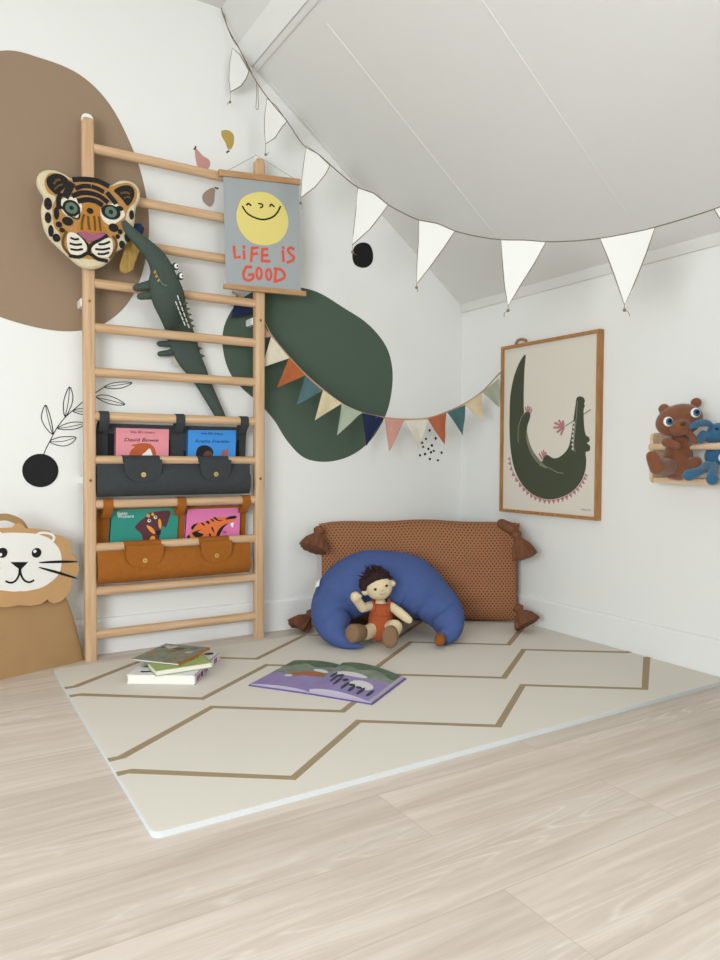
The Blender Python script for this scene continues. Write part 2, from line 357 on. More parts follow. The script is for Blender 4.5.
for o, mid in (([(-1.8117, 0.7863), (-1.8355, 0.8116), (-1.8469, 0.8456), (-1.8339, 0.8861), (-1.8219, 0.858), (-1.8131, 0.818)], [(-1.8117, 0.7863), (-1.8247, 0.8349), (-1.8339, 0.8861)]),
               ([(-1.7708, 0.8482), (-1.776, 0.8886), (-1.7692, 0.9237), (-1.7548, 0.9523), (-1.7446, 0.9191), (-1.7514, 0.8839)], [(-1.7708, 0.8482), (-1.7607, 0.8951), (-1.7548, 0.9523)]),
               ([(-1.746, 0.8695), (-1.7211, 0.8781), (-1.696, 0.8756), (-1.6791, 0.868), (-1.6989, 0.859), (-1.7212, 0.8593)], [(-1.746, 0.8695), (-1.7156, 0.8689), (-1.6791, 0.868)]),
               ([(-1.7955, 0.8069), (-1.7683, 0.8233), (-1.738, 0.8307), (-1.7047, 0.827), (-1.7271, 0.8099), (-1.7602, 0.8032)], [(-1.7955, 0.8069), (-1.7546, 0.8138), (-1.7047, 0.827)]),
               ([(-1.821, 0.7602), (-1.793, 0.7752), (-1.7631, 0.7787), (-1.7356, 0.7763), (-1.7523, 0.7544), (-1.7824, 0.7458)], [(-1.821, 0.7602), (-1.7796, 0.7621), (-1.7356, 0.7763)]),
               ([(-1.6658, 0.923), (-1.636, 0.9304), (-1.5955, 0.9192), (-1.5674, 0.8994), (-1.6015, 0.8967), (-1.6362, 0.9048)], [(-1.6658, 0.92), (-1.6188, 0.9121), (-1.5674, 0.8994)]),
               ([(-1.6388, 0.9588), (-1.6127, 0.9734), (-1.5776, 0.9803), (-1.5409, 0.9795), (-1.5718, 0.9608), (-1.607, 0.9546)], [(-1.6388, 0.9588), (-1.5894, 0.9688), (-1.5409, 0.9795)])):
    m = M(); m.ribbon(cr(o, 5), .0028, .0002, .0012, black_m, closed=True); m.ribbon(cr(mid, 5, False), .0022, .0002, .0011, black_m); m.build('leaf', sp)

# ------------------------------------------------------------------ play mat
def mat_fabric():
    m = mat('cream_foam', '#dfd9cd', .7); nt = m.node_tree; N = nt.nodes
    tc = [n for n in N if n.type == 'TEX_COORD'][0]
    wv = N.new('ShaderNodeTexChecker'); wv.inputs['Scale'].default_value = 190; nt.links.new(tc.outputs['Object'], wv.inputs['Vector'])
    nz = N.new('ShaderNodeTexNoise'); nz.inputs['Scale'].default_value = 160; nt.links.new(tc.outputs['Object'], nz.inputs['Vector'])
    ad = N.new('ShaderNodeMath'); nt.links.new(wv.outputs['Fac'], ad.inputs[0]); nt.links.new(nz.outputs[0], ad.inputs[1])
    bp = N.new('ShaderNodeBump'); bp.inputs['Strength'].default_value = .12; bp.inputs['Distance'].default_value = .001
    nt.links.new(ad.outputs[0], bp.inputs['Height']); nt.links.new(bp.outputs[0], N['Principled BSDF'].inputs['Normal'])
    return m
MZ = .012
mx0, mx1, my0, my1 = -1.839, -.0155, -1.361, -.165
pm = thing('play_mat', 'large cream foam play mat with tan zigzag lines lying on the oak floor', 'play mat', (-.93, -.76, 0))
def rrect(x0, y0, x1, y1, r, n=5):
    out = []
    for cx, cy, a in ((x1-r, y1-r, 0), (x0+r, y1-r, 90), (x0+r, y0+r, 180), (x1-r, y0+r, 270)):
        out += [(cx+r*math.cos(math.radians(a+90*k/n)), cy+r*math.sin(math.radians(a+90*k/n))) for k in range(n+1)]
    return out
foam = mat_fabric(); edge_m = mat('white_foam_edge', '#d2d7d8', .6)
m = M(); q = rrect(mx0, my0, mx1, my1, .018)
m.prism(q, .0003, MZ-.001, edge_m, FL); m.prism([(x*.9985-.0014, y*.9985-.0011) for x, y in q], MZ-.001, MZ, foam, FL)
line_m = mat('tan_printed_line', '#a28e70', .75)
for base, ph in ((-1.285, 0), (-.985, 1), (-.69, 0), (-.39, 1)):
    amp = .215; pts = []
    # peaks every .3 m, alternating
    pts.append((-1.832, base + (amp if ph == 0 else 0) + (.0 if ph == 0 else 0)))
    for k in range(7):
        x = -1.81 + .2967*k; hi = (k % 2 == 0) ^ (ph == 1)
        pts.append((x, base + (amp if hi else 0)))
    pts.append((-.017, pts[-1][1]))
    m.ribbon(pts, .023, MZ, MZ+.0004, line_m, FL)
m.build('mat_sheet', pm)

# ------------------------------------------------------------------ climbing ladder
LY = -.075; XL0, XL1 = -1.7045, -1.074
ld = thing('wall_ladder', 'tall pale wood climbing ladder with twelve round rungs standing against the left wall', 'ladder', (-1.39, LY, 0))
for x in (XL0, XL1):
    p = M(); h = .0195
    prof = rrect(x-h, LY-.0175, x+h, LY+.0175, .007, 3)
    rings = [[(a, b, z) for a, b in prof] for z in (.0, 1.832)]
    rings += [[(x+(a-x)*f, LY+(b-LY)*f, z) for a, b in prof] for f, z in ((.93, 1.848), (.75, 1.858), (.4, 1.862))]
    post = p.loft(rings, wood_v).build('post', ld, smooth=40)
    M().prism(rrect(x-.019, 1.84, x+.019, 1.876, .016, 4), -LY-.014, -LY+.004, white_m).build('top_bracket', post, bevel=.003)
    M().ell((x, LY, 0.004), (.014, .014, .006), black_m).build('foot_glide', post) if False else None
    for z in (.627, 1.24):
        s = M().disc((x, z), .0062, -LY+.0170, -LY+.0182, metal_m, n=16); s.disc((x, z), .0025, -LY+.0182, -LY+.0186, ink_m, n=6); s.build('screw', post)
        M().prism(rrect(x-.0235, z-.014, x-.0, z+.014, .004, 2), .0006, -LY-.016, white_m).build('wall_bracket', post)
RZ = [.087 + .1524*k for k in range(12)]
for z in RZ:
    M().tube([(XL0+.017, LY, z), (XL1-.017, LY, z)], .0165, wood_h, 16, sharp=True).build('rung', ld, smooth=60)

# ------------------------------------------------------------------ book organisers on the ladder
def organiser(label, zt, zf, zb, mt, straps, flaps, lip):
    r = thing('book_pocket', label, 'book pocket', (-1.39, LY, zb))
    x0, x1 = -1.674, -1.109
    # back panel: hangs from the strap rung behind the front rung
    nx = 14; rings = []
    back = M(); vs = []; fs = []
    prof = [(-.045, zt-.022), (-.030, zt-.06), (-.024, zf), (-.022, zf-.07), (-.030, zb+.012), (-.05, zb)]
    front = [(-.05, zb), (-.092, zb+.004), (-.108, zb+.03), (-.106, zf-.07), (-.099, zf-.03), (-.094, zf-.012)]
    def sheet(pr, t, sag):
        m = M(); n = len(pr); rr = []
        for k in range(nx+1):
            u = k/nx; x = x0 + (x1-x0)*u; ring = []
            for j, (y, z) in enumerate(pr):
                f = j/(n-1)
                ring.append((x - .011*max(0, min(1, (-.05-y)/.04)), y - sag*math.sin(math.pi*u)*math.sin(math.pi*f)*.012 + .003*math.sin(u*17+f*5)*math.sin(math.pi*f), z))
            ring += [(a, b+t, c) for a, b, c in ring[::-1]]
            rr.append(ring)
        return m.loft(rr, mt)
    sheet(prof, .002, .3).build('back_panel', r, smooth=60)
    fp = sheet(front, .0022, 1.2)
    fp.build('front_panel', r, smooth=60)
    # side gusset at the left end
    for x in (x0-.006, x1-.010):
        M().prism3([(x, -.03, zf-.02), (x, -.024, zf-.07), (x, -.032, zb+.012), (x, -.05, zb+.002), (x, -.09, zb+.006), (x, -.104, zb+.03), (x, -.10, zf-.07), (x, -.09, zf-.03), (x, -.06, zf-.06)], (.0016 if x < -1.4 else -.0016, 0, 0), mt).build('gusset', r)
    for xc in straps:                           # loops over the rung
        rad = .0185; pts = [(LY+.0185+.012, zt-.05)] + [(LY + rad*math.cos(a), zt + rad*math.sin(a)) for a in [math.radians(d) for d in range(0, 181, 20)]] + [(LY-.0175, zt-.02), (-.055, zt-.05)]
        m = M(); hw = .0165
        rr = []
        for (y, z) in pts: rr.append([(xc-hw, y, z), (xc+hw, y, z)])
        pts2 = [Vector((0, y, z)) for y, z in pts]; rings = []
        for k, p in enumerate(pts2):
            t = (pts2[min(k+1, len(pts2)-1)] - pts2[max(k-1, 0)]).normalized(); nn = Vector((0, -t.z, t.y))*.0011
            rings.append([(xc-hw, *(p+nn).yz), (xc+hw, *(p+nn).yz), (xc+hw, *(p-nn).yz), (xc-hw, *(p-nn).yz)])
        m.loft(rings, mt).build('strap', r, smooth=50)
    for xc, hw in flaps:                        # half-round flaps folded over the front rung, each with a snap
        rad = .0185
        y0 = LY-rad-.001; m = M(); outl = [(xc-hw, zf+.004)] + [(xc + hw*math.cos(a)*1.0, zf - .018 - .058*abs(math.sin(a))**.75) for a in [math.radians(d) for d in range(180, 361, 12)]] + [(xc+hw, zf+.004)]
        m.prism(outl, .1155, .1185, mt)
        ring = []
        for a in [math.radians(d) for d in range(-20, 181, 20)]:
            y, z = LY - rad*math.cos(math.pi-a), zf + rad*math.sin(a)
            ring.append([(xc-hw, y, z), (xc+hw, y, z), (xc+hw, LY+(y-LY)*.9, zf+(z-zf)*.9), (xc-hw, LY+(y-LY)*.9, zf+(z-zf)*.9)])
        m.loft(ring, mt)
        m.prism3([(xc-hw, LY-rad, zf), (xc+hw, LY-rad, zf), (xc+hw, -.1165, zf-.020), (xc-hw, -.1165, zf-.020)], (0, -.002, 0), mt)
        fl = m.build('flap', r, smooth=50)
        s = M().disc((xc, zf-.05), .0085, .1185, .1205, brass_m, n=20); s.disc((xc, zf-.05), .0035, .1205, .1215, metal_m, n=12); s.build('snap', fl)
    return r
dark = organiser('charcoal canvas book pocket with two snap flaps, the upper of the two on the ladder', RZ[5], RZ[4], .568, char_m, (-1.657, -1.389, -1.139), ((-1.531, .066), (-1.264, .060)), .03)
cara = organiser('caramel brown canvas book pocket with two snap flaps, the lower one on the ladder', RZ[3], RZ[2], .262, tan_m, (-1.646, -1.385, -1.131), ((-1.527, .066), (-1.261, .060)), .03)
blk = mat('black_lining', '#17181a', .9)
for x0, x1 in ((-1.634, -1.41), (-1.36, -1.137)):
    M().prism([(x0, .60), (x1, .60), (x1, .822), (x0, .822)], .029, .031, blk).build('inner_pocket', dark)

# ------------------------------------------------------------------ books in the pockets
page_m = mat('cream_book_pages', '#e9e4d8', .8, noise=.15, nscale=60, stretch=(1, 60, 1))
BY = .044                                      # front face of the books, distance out of the wall
def pocket_book(label, quad, zb, col, art, t=.009):
    """quad: top-left, top-right, bottom-right, bottom-left as seen; carried down to the pocket floor zb."""
    tl, tr, br, bl = quad
    fl = (bl[0]-tl[0])/(bl[1]-tl[1]); fr = (br[0]-tr[0])/(br[1]-tr[1])
    q = [tl, tr, (tr[0]+fr*(zb-tr[1]), zb), (tl[0]+fl*(zb-tl[1]), zb)]
    r = thing('picture_book', label, 'book', WL((q[2][0]+q[3][0])/2, zb, BY-t/2))
    cm = mat('book_cover', col, .5)
    m = M(); m.prism(q, BY-.0012, BY, cm); m.prism(q, BY-t, BY-t+.0012, cm)
    m.prism([q[0], (q[0][0]+.003, q[0][1]), (q[3][0]+.003, q[3][1]), q[3]], BY-t, BY, cm)
    m.build('cover', r)
    M().prism([(q[0][0]+.003, q[0][1]-.002), (q[1][0]-.002, q[1][1]-.002), (q[2][0]-.002, q[2][1]+.002), (q[3][0]+.003, q[3][1]+.002)], BY-t+.0012, BY-.0012, page_m).build('pages', r)
    art(r)
hair_m = mat('printed_orange_hair', '#bb5a2e', .6); blk_p = mat('printed_black', '#191a1f', .6); brown_p = mat('printed_brown', '#6b4536', .6)
white_p = mat('printed_white', '#f2efe9', .6); dpur = mat('printed_dark_red', '#7d3b3f', .6); navyp = mat('printed_navy', '#1c2a5c', .6)
def pn(m, poly, mt, lv=1, n=5): m.prism(cr(poly, n), BY+.0001, BY+.0002+.0003*lv, mt)
def art1(r):
    m = M()
    pn(m, [(-1.562, 0.7159), (-1.5553, 0.7339), (-1.542, 0.7467), (-1.5575, 0.7496), (-1.5398, 0.7557), (-1.5152, 0.7593), (-1.4905, 0.7574), (-1.4723, 0.7417), (-1.4656, 0.7165), (-1.4702, 0.7028), (-1.5555, 0.7024)], hair_m)
    pn(m, [(-1.5176, 0.7162), (-1.5041, 0.7277), (-1.4905, 0.7401), (-1.4829, 0.7278), (-1.4793, 0.7119), (-1.4838, 0.7027), (-1.5154, 0.7026)], white_p, 2)
    m.build('cover_picture', r)
    m = M(); a = [(-1.5806, 0.765), (-1.4572, 0.768), (-1.5573, 0.795), (-1.4717, 0.7979)]
    text_mesh(m, 'David Bowie', *a[0], a[1][0]-a[0][0], blk_p, -BY-.0012, .25, .0125)
    text_mesh(m, 'little BIG dreams', *a[2], a[3][0]-a[2][0], dpur, -BY-.0012)
    m.build('title', r)
pocket_book('pink picture book with orange hair on its cover in the charcoal pocket', [(-1.6116, 0.8124), (-1.4182, 0.812), (-1.4204, 0.7132), (-1.6134, 0.712)], .578, '#e2929a', art1)
def art2(r):
    m = M()
    pn(m, [(-1.3158, 0.7176), (-1.3138, 0.7341), (-1.3051, 0.7483), (-1.2831, 0.7548), (-1.2609, 0.7489), (-1.2485, 0.7323), (-1.251, 0.7156), (-1.2609, 0.7036), (-1.31, 0.7034)], blk_p)
    pn(m, [(-1.288, 0.7177), (-1.2806, 0.7297), (-1.2658, 0.7345), (-1.2535, 0.7251), (-1.2535, 0.7036), (-1.2856, 0.7035)], brown_p, 2)
    pn(m, [(-1.2134, 0.7182), (-1.2149, 0.7302), (-1.2084, 0.7375), (-1.2008, 0.7352), (-1.1932, 0.7459), (-1.1876, 0.7377), (-1.1896, 0.7232), (-1.1957, 0.7135), (-1.2109, 0.711)], mat('printed_hand', '#a4605a', .6), 2)
    m.build('cover_picture', r)
    m = M(); a = [(-1.322, 0.7646), (-1.1845, 0.7677), (-1.2952, 0.7957), (-1.2084, 0.7986)]
    text_mesh(m, 'Aretha Franklin', *a[0], a[1][0]-a[0][0], navyp, -BY-.0012, .25, .0125)
    text_mesh(m, 'little BIG dreams', *a[2], a[3][0]-a[2][0], navyp, -BY-.0012)
    m.build('title', r)
pocket_book('bright blue picture book with a dark-haired singer in the charcoal pocket', [(-1.3498, 0.8109), (-1.1548, 0.8148), (-1.1579, 0.7147), (-1.3515, 0.7136)], .578, '#3f90dd', art2)
def art3(r):
    m = M(); z = '90,490,8'
    pn(m, [(-1.5165, 0.4136), (-1.521, 0.4298), (-1.5432, 0.4536), (-1.5253, 0.4756), (-1.505, 0.4907), (-1.4982, 0.5019), (-1.48, 0.5068), (-1.4594, 0.5097), (-1.4153, 0.5091), (-1.4191, 0.4805), (-1.4318, 0.4494), (-1.4443, 0.456), (-1.449, 0.4354), (-1.4527, 0.4194), (-1.4597, 0.4036), (-1.4849, 0.4004), (-1.5121, 0.4019)], mat('printed_dachshund_brown', '#5a2f36', .6))
    ora = mat('printed_orange', '#e79a3c', .6)
    for b in ([(-1.5027, 0.4952), (-1.4959, 0.5018), (-1.4891, 0.4947), (-1.4946, 0.4871)], [(-1.4855, 0.4991), (-1.4791, 0.5058), (-1.4736, 0.4987), (-1.4791, 0.4929)], [(-1.5019, 0.4586), (-1.4915, 0.4568), (-1.4779, 0.446), (-1.4702, 0.4295), (-1.478, 0.4285), (-1.4916, 0.4398)], [(-1.4581, 0.4797), (-1.4516, 0.4794), (-1.4471, 0.4631), (-1.4504, 0.4447), (-1.4563, 0.4496), (-1.4595, 0.4659)], [(-1.4903, 0.4099), (-1.4826, 0.4196), (-1.4734, 0.4182), (-1.4703, 0.4065), (-1.4758, 0.3999), (-1.4895, 0.4007)]): pn(m, b, ora, 2)
    for c in [(-1.4924, 0.4765), (-1.4695, 0.488)]: m.disc(c, .0062, BY, BY+.0011, white_p); m.disc((c[0]+.0008, c[1]+.001), .0034, BY, BY+.0014, blk_p)
    pn(m, [(-1.4688, 0.4341), (-1.4596, 0.4396), (-1.4504, 0.4392), (-1.4518, 0.4263), (-1.4642, 0.4223)], blk_p, 2)
    m.build('cover_picture', r)
    m = M(); a = [(-1.6045, 0.5013), (-1.5704, 0.5014), (-1.6046, 0.4905), (-1.5475, 0.4919)]
    text_mesh(m, 'Bette', *a[0], a[1][0]-a[0][0], white_p, -BY-.0008); text_mesh(m, 'Westera', *a[2], a[3][0]-a[2][0], white_p, -BY-.0008)
    m.build('title', r)
pocket_book('teal green picture book with a brown dachshund in the caramel pocket', [(-1.626, 0.5275), (-1.3814, 0.5295), (-1.3897, 0.4021), (-1.6352, 0.4044)], .272, '#2c8a7b', art3, .011)
def art4(r):
    m = M()
    pn(m, [(-1.354, 0.4048), (-1.3347, 0.4298), (-1.325, 0.4507), (-1.3079, 0.4594), (-1.276, 0.4652), (-1.2462, 0.4774), (-1.2009, 0.479), (-1.1651, 0.4791), (-1.1558, 0.4739), (-1.1651, 0.4606), (-1.1856, 0.4541), (-1.2059, 0.4429), (-1.2237, 0.4244), (-1.2362, 0.4081), (-1.2513, 0.3921), (-1.3251, 0.3914)], mat('printed_tiger_orange', '#e0763f', .6))
    for b in ([(-1.3356, 0.444), (-1.325, 0.4554), (-1.3065, 0.4589), (-1.3177, 0.4503), (-1.3298, 0.4352)], [(-1.3299, 0.4248), (-1.2908, 0.4362), (-1.3104, 0.4262), (-1.2859, 0.4155), (-1.3105, 0.4025), (-1.325, 0.4127)], [(-1.2362, 0.4081), (-1.2287, 0.427), (-1.2135, 0.4432), (-1.1881, 0.4542), (-1.206, 0.438), (-1.2186, 0.4169), (-1.2262, 0.4042)],
              [(-1.2562, 0.4404), (-1.2502, 0.4411), (-1.2437, 0.4205), (-1.2512, 0.4281)], [(-1.2009, 0.4693), (-1.1805, 0.4807), (-1.1573, 0.4808), (-1.1558, 0.4724), (-1.1753, 0.4698)], [(-1.2982, 0.459), (-1.2898, 0.46), (-1.281, 0.4487), (-1.2884, 0.45)],
              [(-1.2785, 0.4643), (-1.2686, 0.4663), (-1.2612, 0.4559), (-1.2701, 0.4554)], [(-1.2587, 0.4717), (-1.2512, 0.4728), (-1.2437, 0.4629), (-1.2512, 0.4642)], [(-1.2487, 0.4785), (-1.2387, 0.479), (-1.2287, 0.469), (-1.2085, 0.4672), (-1.2262, 0.4641), (-1.2387, 0.4694)], [(-1.354, 0.4048), (-1.3444, 0.4171), (-1.3386, 0.4064), (-1.3468, 0.3973)], [(-1.2662, 0.4145), (-1.2612, 0.419), (-1.2562, 0.4058), (-1.2622, 0.4061)]): pn(m, b, blk_p, 2, 4)
    pn(m, [(-1.1779, 0.4523), (-1.1661, 0.4548), (-1.1692, 0.4363), (-1.1743, 0.4405)], white_p, 2, 4)
    m.build('cover_picture', r)
    m = M(); a = [(-1.21, 0.4155), (-1.1948, 0.4157)]
    text_mesh(m, 'DE', *a[0], a[1][0]-a[0][0], blk_p, -BY-.0012)
    m.build('title', r)
pocket_book('hot pink picture book with an orange roaring tiger in the caramel pocket', [(-1.3538, 0.5131), (-1.1382, 0.5134), (-1.1417, 0.4056), (-1.3612, 0.4052)], .272, '#dd79ac', art4, .011)

# ------------------------------------------------------------------ leopard head rug
LPW = .130
fur = lambda n, c: mat('tufted_wool_' + n, c, .95, noise=.14, nscale=160, bump=.9, bscale=260, sheen=.3)
f_cream, f_tan, f_blk, f_or, f_br, f_pk, f_gr, f_wh = fur('cream', '#ded0ac'), fur('tan', '#bd8a4c'), fur('black', '#1d1815'), fur('ochre', '#bf7f2c'), fur('brown', '#6a4d1f'), fur('pink', '#a9607a'), fur('green', '#5f7a66'), fur('white', '#ece4d2')
lp = thing('leopard_head_rug', 'tufted wool leopard head hanging on the left post of the ladder', 'wall hanging', WL(-1.71, 1.55, .1))
m = M(); out = cr([(-1.8702, 1.6093), (-1.8606, 1.6291), (-1.8389, 1.6424), (-1.8123, 1.646), (-1.7855, 1.6397), (-1.7633, 1.6303), (-1.7358, 1.6407), (-1.6951, 1.648), (-1.6643, 1.6438), (-1.6435, 1.6304), (-1.6118, 1.6529), (-1.5851, 1.66), (-1.5581, 1.6546), (-1.5419, 1.6332), (-1.542, 1.6031), (-1.5557, 1.5704), (-1.5586, 1.5371), (-1.5642, 1.4979), (-1.5752, 1.4633), (-1.5968, 1.4299), (-1.6209, 1.4126), (-1.6395, 1.3827), (-1.6658, 1.3574), (-1.6969, 1.3433), (-1.7275, 1.3432), (-1.7526, 1.3555), (-1.7725, 1.3709), (-1.8019, 1.3951), (-1.8309, 1.4216), (-1.8476, 1.4498), (-1.8555, 1.4843), (-1.8566, 1.52), (-1.8492, 1.5522), (-1.861, 1.5729), (-1.8689, 1.5892)], 4)
m.prism(out, .099, LPW, f_cream); hd = m.build('head', lp, bevel=.009, smooth=50)
m = M()
def fp_(poly, mt, lv): m.prism(cr(poly, 4), LPW-.002, LPW+.0012*lv, mt)
fk_ = [0]
def fs_(pts, wd, mt, lv): fk_[0] += 1; m.ribbon(cr(pts, 4, False), wd/6.26*.00345, LPW-.002, LPW+.0012*lv+.00003*fk_[0], mt)
fp_([(-1.8464, 1.6091), (-1.8318, 1.6316), (-1.7954, 1.634), (-1.7609, 1.6214), (-1.6952, 1.6412), (-1.6487, 1.6256), (-1.6118, 1.641), (-1.5797, 1.6502), (-1.5539, 1.6309), (-1.5584, 1.5918), (-1.5801, 1.5659), (-1.591, 1.5368), (-1.5966, 1.487), (-1.6207, 1.4505), (-1.6235, 1.4176), (-1.65, 1.3893), (-1.6813, 1.3739), (-1.7324, 1.3716), (-1.7724, 1.3762), (-1.7969, 1.4115), (-1.8016, 1.4368), (-1.8209, 1.4646), (-1.8254, 1.5207), (-1.8154, 1.5561), (-1.8371, 1.5673), (-1.848, 1.5883)], f_tan, 1)
fp_([(-1.7313, 1.5459), (-1.7084, 1.5555), (-1.6854, 1.5518), (-1.6752, 1.5324), (-1.6702, 1.4959), (-1.6574, 1.4713), (-1.747, 1.459), (-1.7392, 1.4945), (-1.7315, 1.5222)], f_or, 2)
for p, wd in (([(-1.7584, 1.6245), (-1.7257, 1.6328), (-1.685, 1.6358), (-1.6513, 1.6266)], 30), ([(-1.7511, 1.5983), (-1.7309, 1.6091), (-1.7096, 1.6128)], 26), ([(-1.6994, 1.6128), (-1.6825, 1.6098), (-1.6671, 1.6043)], 26), ([(-1.7612, 1.5717), (-1.7361, 1.586), (-1.7057, 1.5904), (-1.6775, 1.5863), (-1.6542, 1.5726)], 28),
              ([(-1.7438, 1.5578), (-1.716, 1.5673), (-1.6905, 1.5668), (-1.6725, 1.5595)], 30), ([(-1.7669, 1.6071), (-1.776, 1.5871), (-1.785, 1.5666)], 42), ([(-1.8007, 1.5693), (-1.8067, 1.55), (-1.8059, 1.5242)], 28), ([(-1.6515, 1.5999), (-1.6411, 1.5896), (-1.627, 1.5745)], 30),
              ([(-1.801, 1.5303), (-1.7814, 1.5131), (-1.7567, 1.5061)], 12), ([(-1.779, 1.5058), (-1.7467, 1.4984), (-1.7415, 1.5256)], 8)): fs_(p, wd, f_blk, 3)
for p in ([(-1.8416, 1.6126), (-1.8197, 1.631), (-1.7954, 1.6325), (-1.7768, 1.6182), (-1.7848, 1.5957), (-1.8105, 1.5674), (-1.825, 1.5723), (-1.8403, 1.5898)], [(-1.6304, 1.6158), (-1.6012, 1.6367), (-1.5744, 1.6404), (-1.5626, 1.6237), (-1.5681, 1.5954), (-1.5855, 1.5715), (-1.6025, 1.5889), (-1.6199, 1.6044)]): fp_(p, f_blk, 3)
for p, wd in (([(-1.82, 1.599), (-1.8126, 1.6109), (-1.8028, 1.6154)], 12), ([(-1.8177, 1.5815), (-1.8079, 1.5937), (-1.7956, 1.6014)], 9), ([(-1.6067, 1.6097), (-1.5906, 1.6155), (-1.5799, 1.6122)], 12), ([(-1.5961, 1.5955), (-1.5853, 1.6019), (-1.5773, 1.5991)], 9)): fs_(p, wd, f_br, 4)
K = .00345/6.26
for c, (a, b) in zip([(-1.8388, 1.531), (-1.8391, 1.4862), (-1.8308, 1.4449), (-1.8139, 1.4254), (-1.8134, 1.5048), (-1.8063, 1.4697), (-1.7966, 1.4532), (-1.7792, 1.4849), (-1.5721, 1.5429), (-1.5859, 1.4643), (-1.6048, 1.4368), (-1.6327, 1.489), (-1.6115, 1.479), (-1.619, 1.4615), (-1.6122, 1.5573), (-1.7086, 1.5316)],
                     [(22,36),(18,32),(15,34),(22,24),(15,38),(18,18),(16,14),(32,26),(15,30),(20,30),(18,24),(30,26),(13,15),(13,14),(22,16),(20,18)]):
    m.disc(c, a*K, LPW-.002, LPW+.0036, f_blk, ry=b*K, n=14)
for p in ([(-1.729, 1.5147), (-1.7342, 1.4901), (-1.7358, 1.4661)], [(-1.7153, 1.5119), (-1.7139, 1.4883), (-1.7105, 1.4704)], [(-1.6959, 1.5154), (-1.6935, 1.4919), (-1.6936, 1.4706)], [(-1.6805, 1.5155), (-1.678, 1.4946), (-1.6755, 1.4736)]): fs_(p, 13, f_br, 3)
for p in ([(-1.747, 1.4484), (-1.7295, 1.4286), (-1.7144, 1.4114), (-1.713, 1.3878)], [(-1.6548, 1.4584), (-1.6809, 1.438), (-1.7041, 1.421), (-1.7129, 1.4037)], [(-1.7725, 1.3735), (-1.7425, 1.3738), (-1.7196, 1.3894), (-1.7043, 1.3864), (-1.6838, 1.3751), (-1.6553, 1.374)]): fs_(p, 20, f_blk, 3)
for p in ([(-1.7843, 1.4501), (-1.7944, 1.4224), (-1.7921, 1.3993), (-1.7749, 1.3784)], [(-1.6339, 1.4591), (-1.6234, 1.4392), (-1.6288, 1.4114), (-1.6447, 1.3847)]): fs_(p, 14, f_br, 3)
m.build('coat_markings', lp)
for wp, ce, a, b in (([(-1.8033, 1.5444), (-1.7836, 1.5622), (-1.7538, 1.5653), (-1.7353, 1.5478), (-1.7375, 1.5211), (-1.7542, 1.4997), (-1.7815, 1.5027), (-1.7986, 1.5204)], [(-1.7675, 1.5298)][0], 50, 48), ([(-1.6752, 1.5377), (-1.6595, 1.5593), (-1.628, 1.5705), (-1.6042, 1.5588), (-1.5953, 1.536), (-1.6177, 1.5115), (-1.6442, 1.4961), (-1.6676, 1.5097)], [(-1.6413, 1.5396)][0], 58, 45)):
    m = M(); fp_(wp, f_wh, 2.5); m.disc(ce, a*K, LPW-.002, LPW+.0042, f_blk, ry=b*K); m.disc(ce, 35*K, LPW-.002, LPW+.0052, f_gr, ry=33*K); m.disc(ce, 13*K, LPW-.002, LPW+.006, f_blk, n=12); m.build('eye', lp)
m = M(); fp_([(-1.747, 1.4511), (-1.7268, 1.4597), (-1.7039, 1.4556), (-1.6808, 1.4632), (-1.659, 1.4657), (-1.6757, 1.4469), (-1.7015, 1.4331), (-1.7168, 1.4296), (-1.737, 1.4422)], f_pk, 5); m.build('nose', lp)
for p, ws in (([(-1.7794, 1.4431), (-1.7645, 1.4508), (-1.742, 1.4414), (-1.722, 1.4182), (-1.7211, 1.3972), (-1.7424, 1.3807), (-1.7675, 1.3785), (-1.7783, 1.3936), (-1.7821, 1.4191)], [(-1.7696, 1.4316), (-1.7471, 1.4316), (-1.7722, 1.4129), (-1.7372, 1.4158), (-1.7698, 1.3949), (-1.7347, 1.4003)]), ([(-1.7016, 1.4134), (-1.6809, 1.4343), (-1.6496, 1.4512), (-1.6366, 1.4425), (-1.6367, 1.4101), (-1.65, 1.3882), (-1.676, 1.3816), (-1.6966, 1.3903), (-1.7042, 1.4024)], [(-1.681, 1.4247), (-1.6471, 1.4381), (-1.6914, 1.4071), (-1.6472, 1.4166), (-1.6837, 1.3922), (-1.6499, 1.4017)])):
    m = M(); fp_(p, f_wh, 3.5)
    for k in range(3): fs_([ws[2*k], ((ws[2*k][0]+ws[2*k+1][0])/2, (ws[2*k][1]+ws[2*k+1][1])/2-.003), ws[2*k+1]], 12, f_blk, 4.5)
    m.build('muzzle', lp)
# ochre strap behind the head
och = mat('ochre_checked_cloth', '#b3924e', .9, noise=.35, nscale=40, stretch=(3, 3, 1))
m = M(); m.prism([(-1.5626, 1.5033), (-1.5322, 1.5001), (-1.5324, 1.4414), (-1.5492, 1.3942), (-1.5576, 1.3652), (-1.5824, 1.3479), (-1.6014, 1.3535), (-1.604, 1.3752), (-1.5875, 1.4329)], .084, .094, och); o = m.build('cloth_strap', bevel=.003); tag(o, 'ochre checked cloth strap hanging behind the leopard head by the crocodile snout', 'strap')
m = M(); m.prism([(-1.5515, 1.5274), (-1.5321, 1.5308), (-1.5182, 1.5164), (-1.5238, 1.4976), (-1.5598, 1.4982)], .083, .0955, mat('navy_cloth', '#26304f', .9)); m.build('navy_end', o)

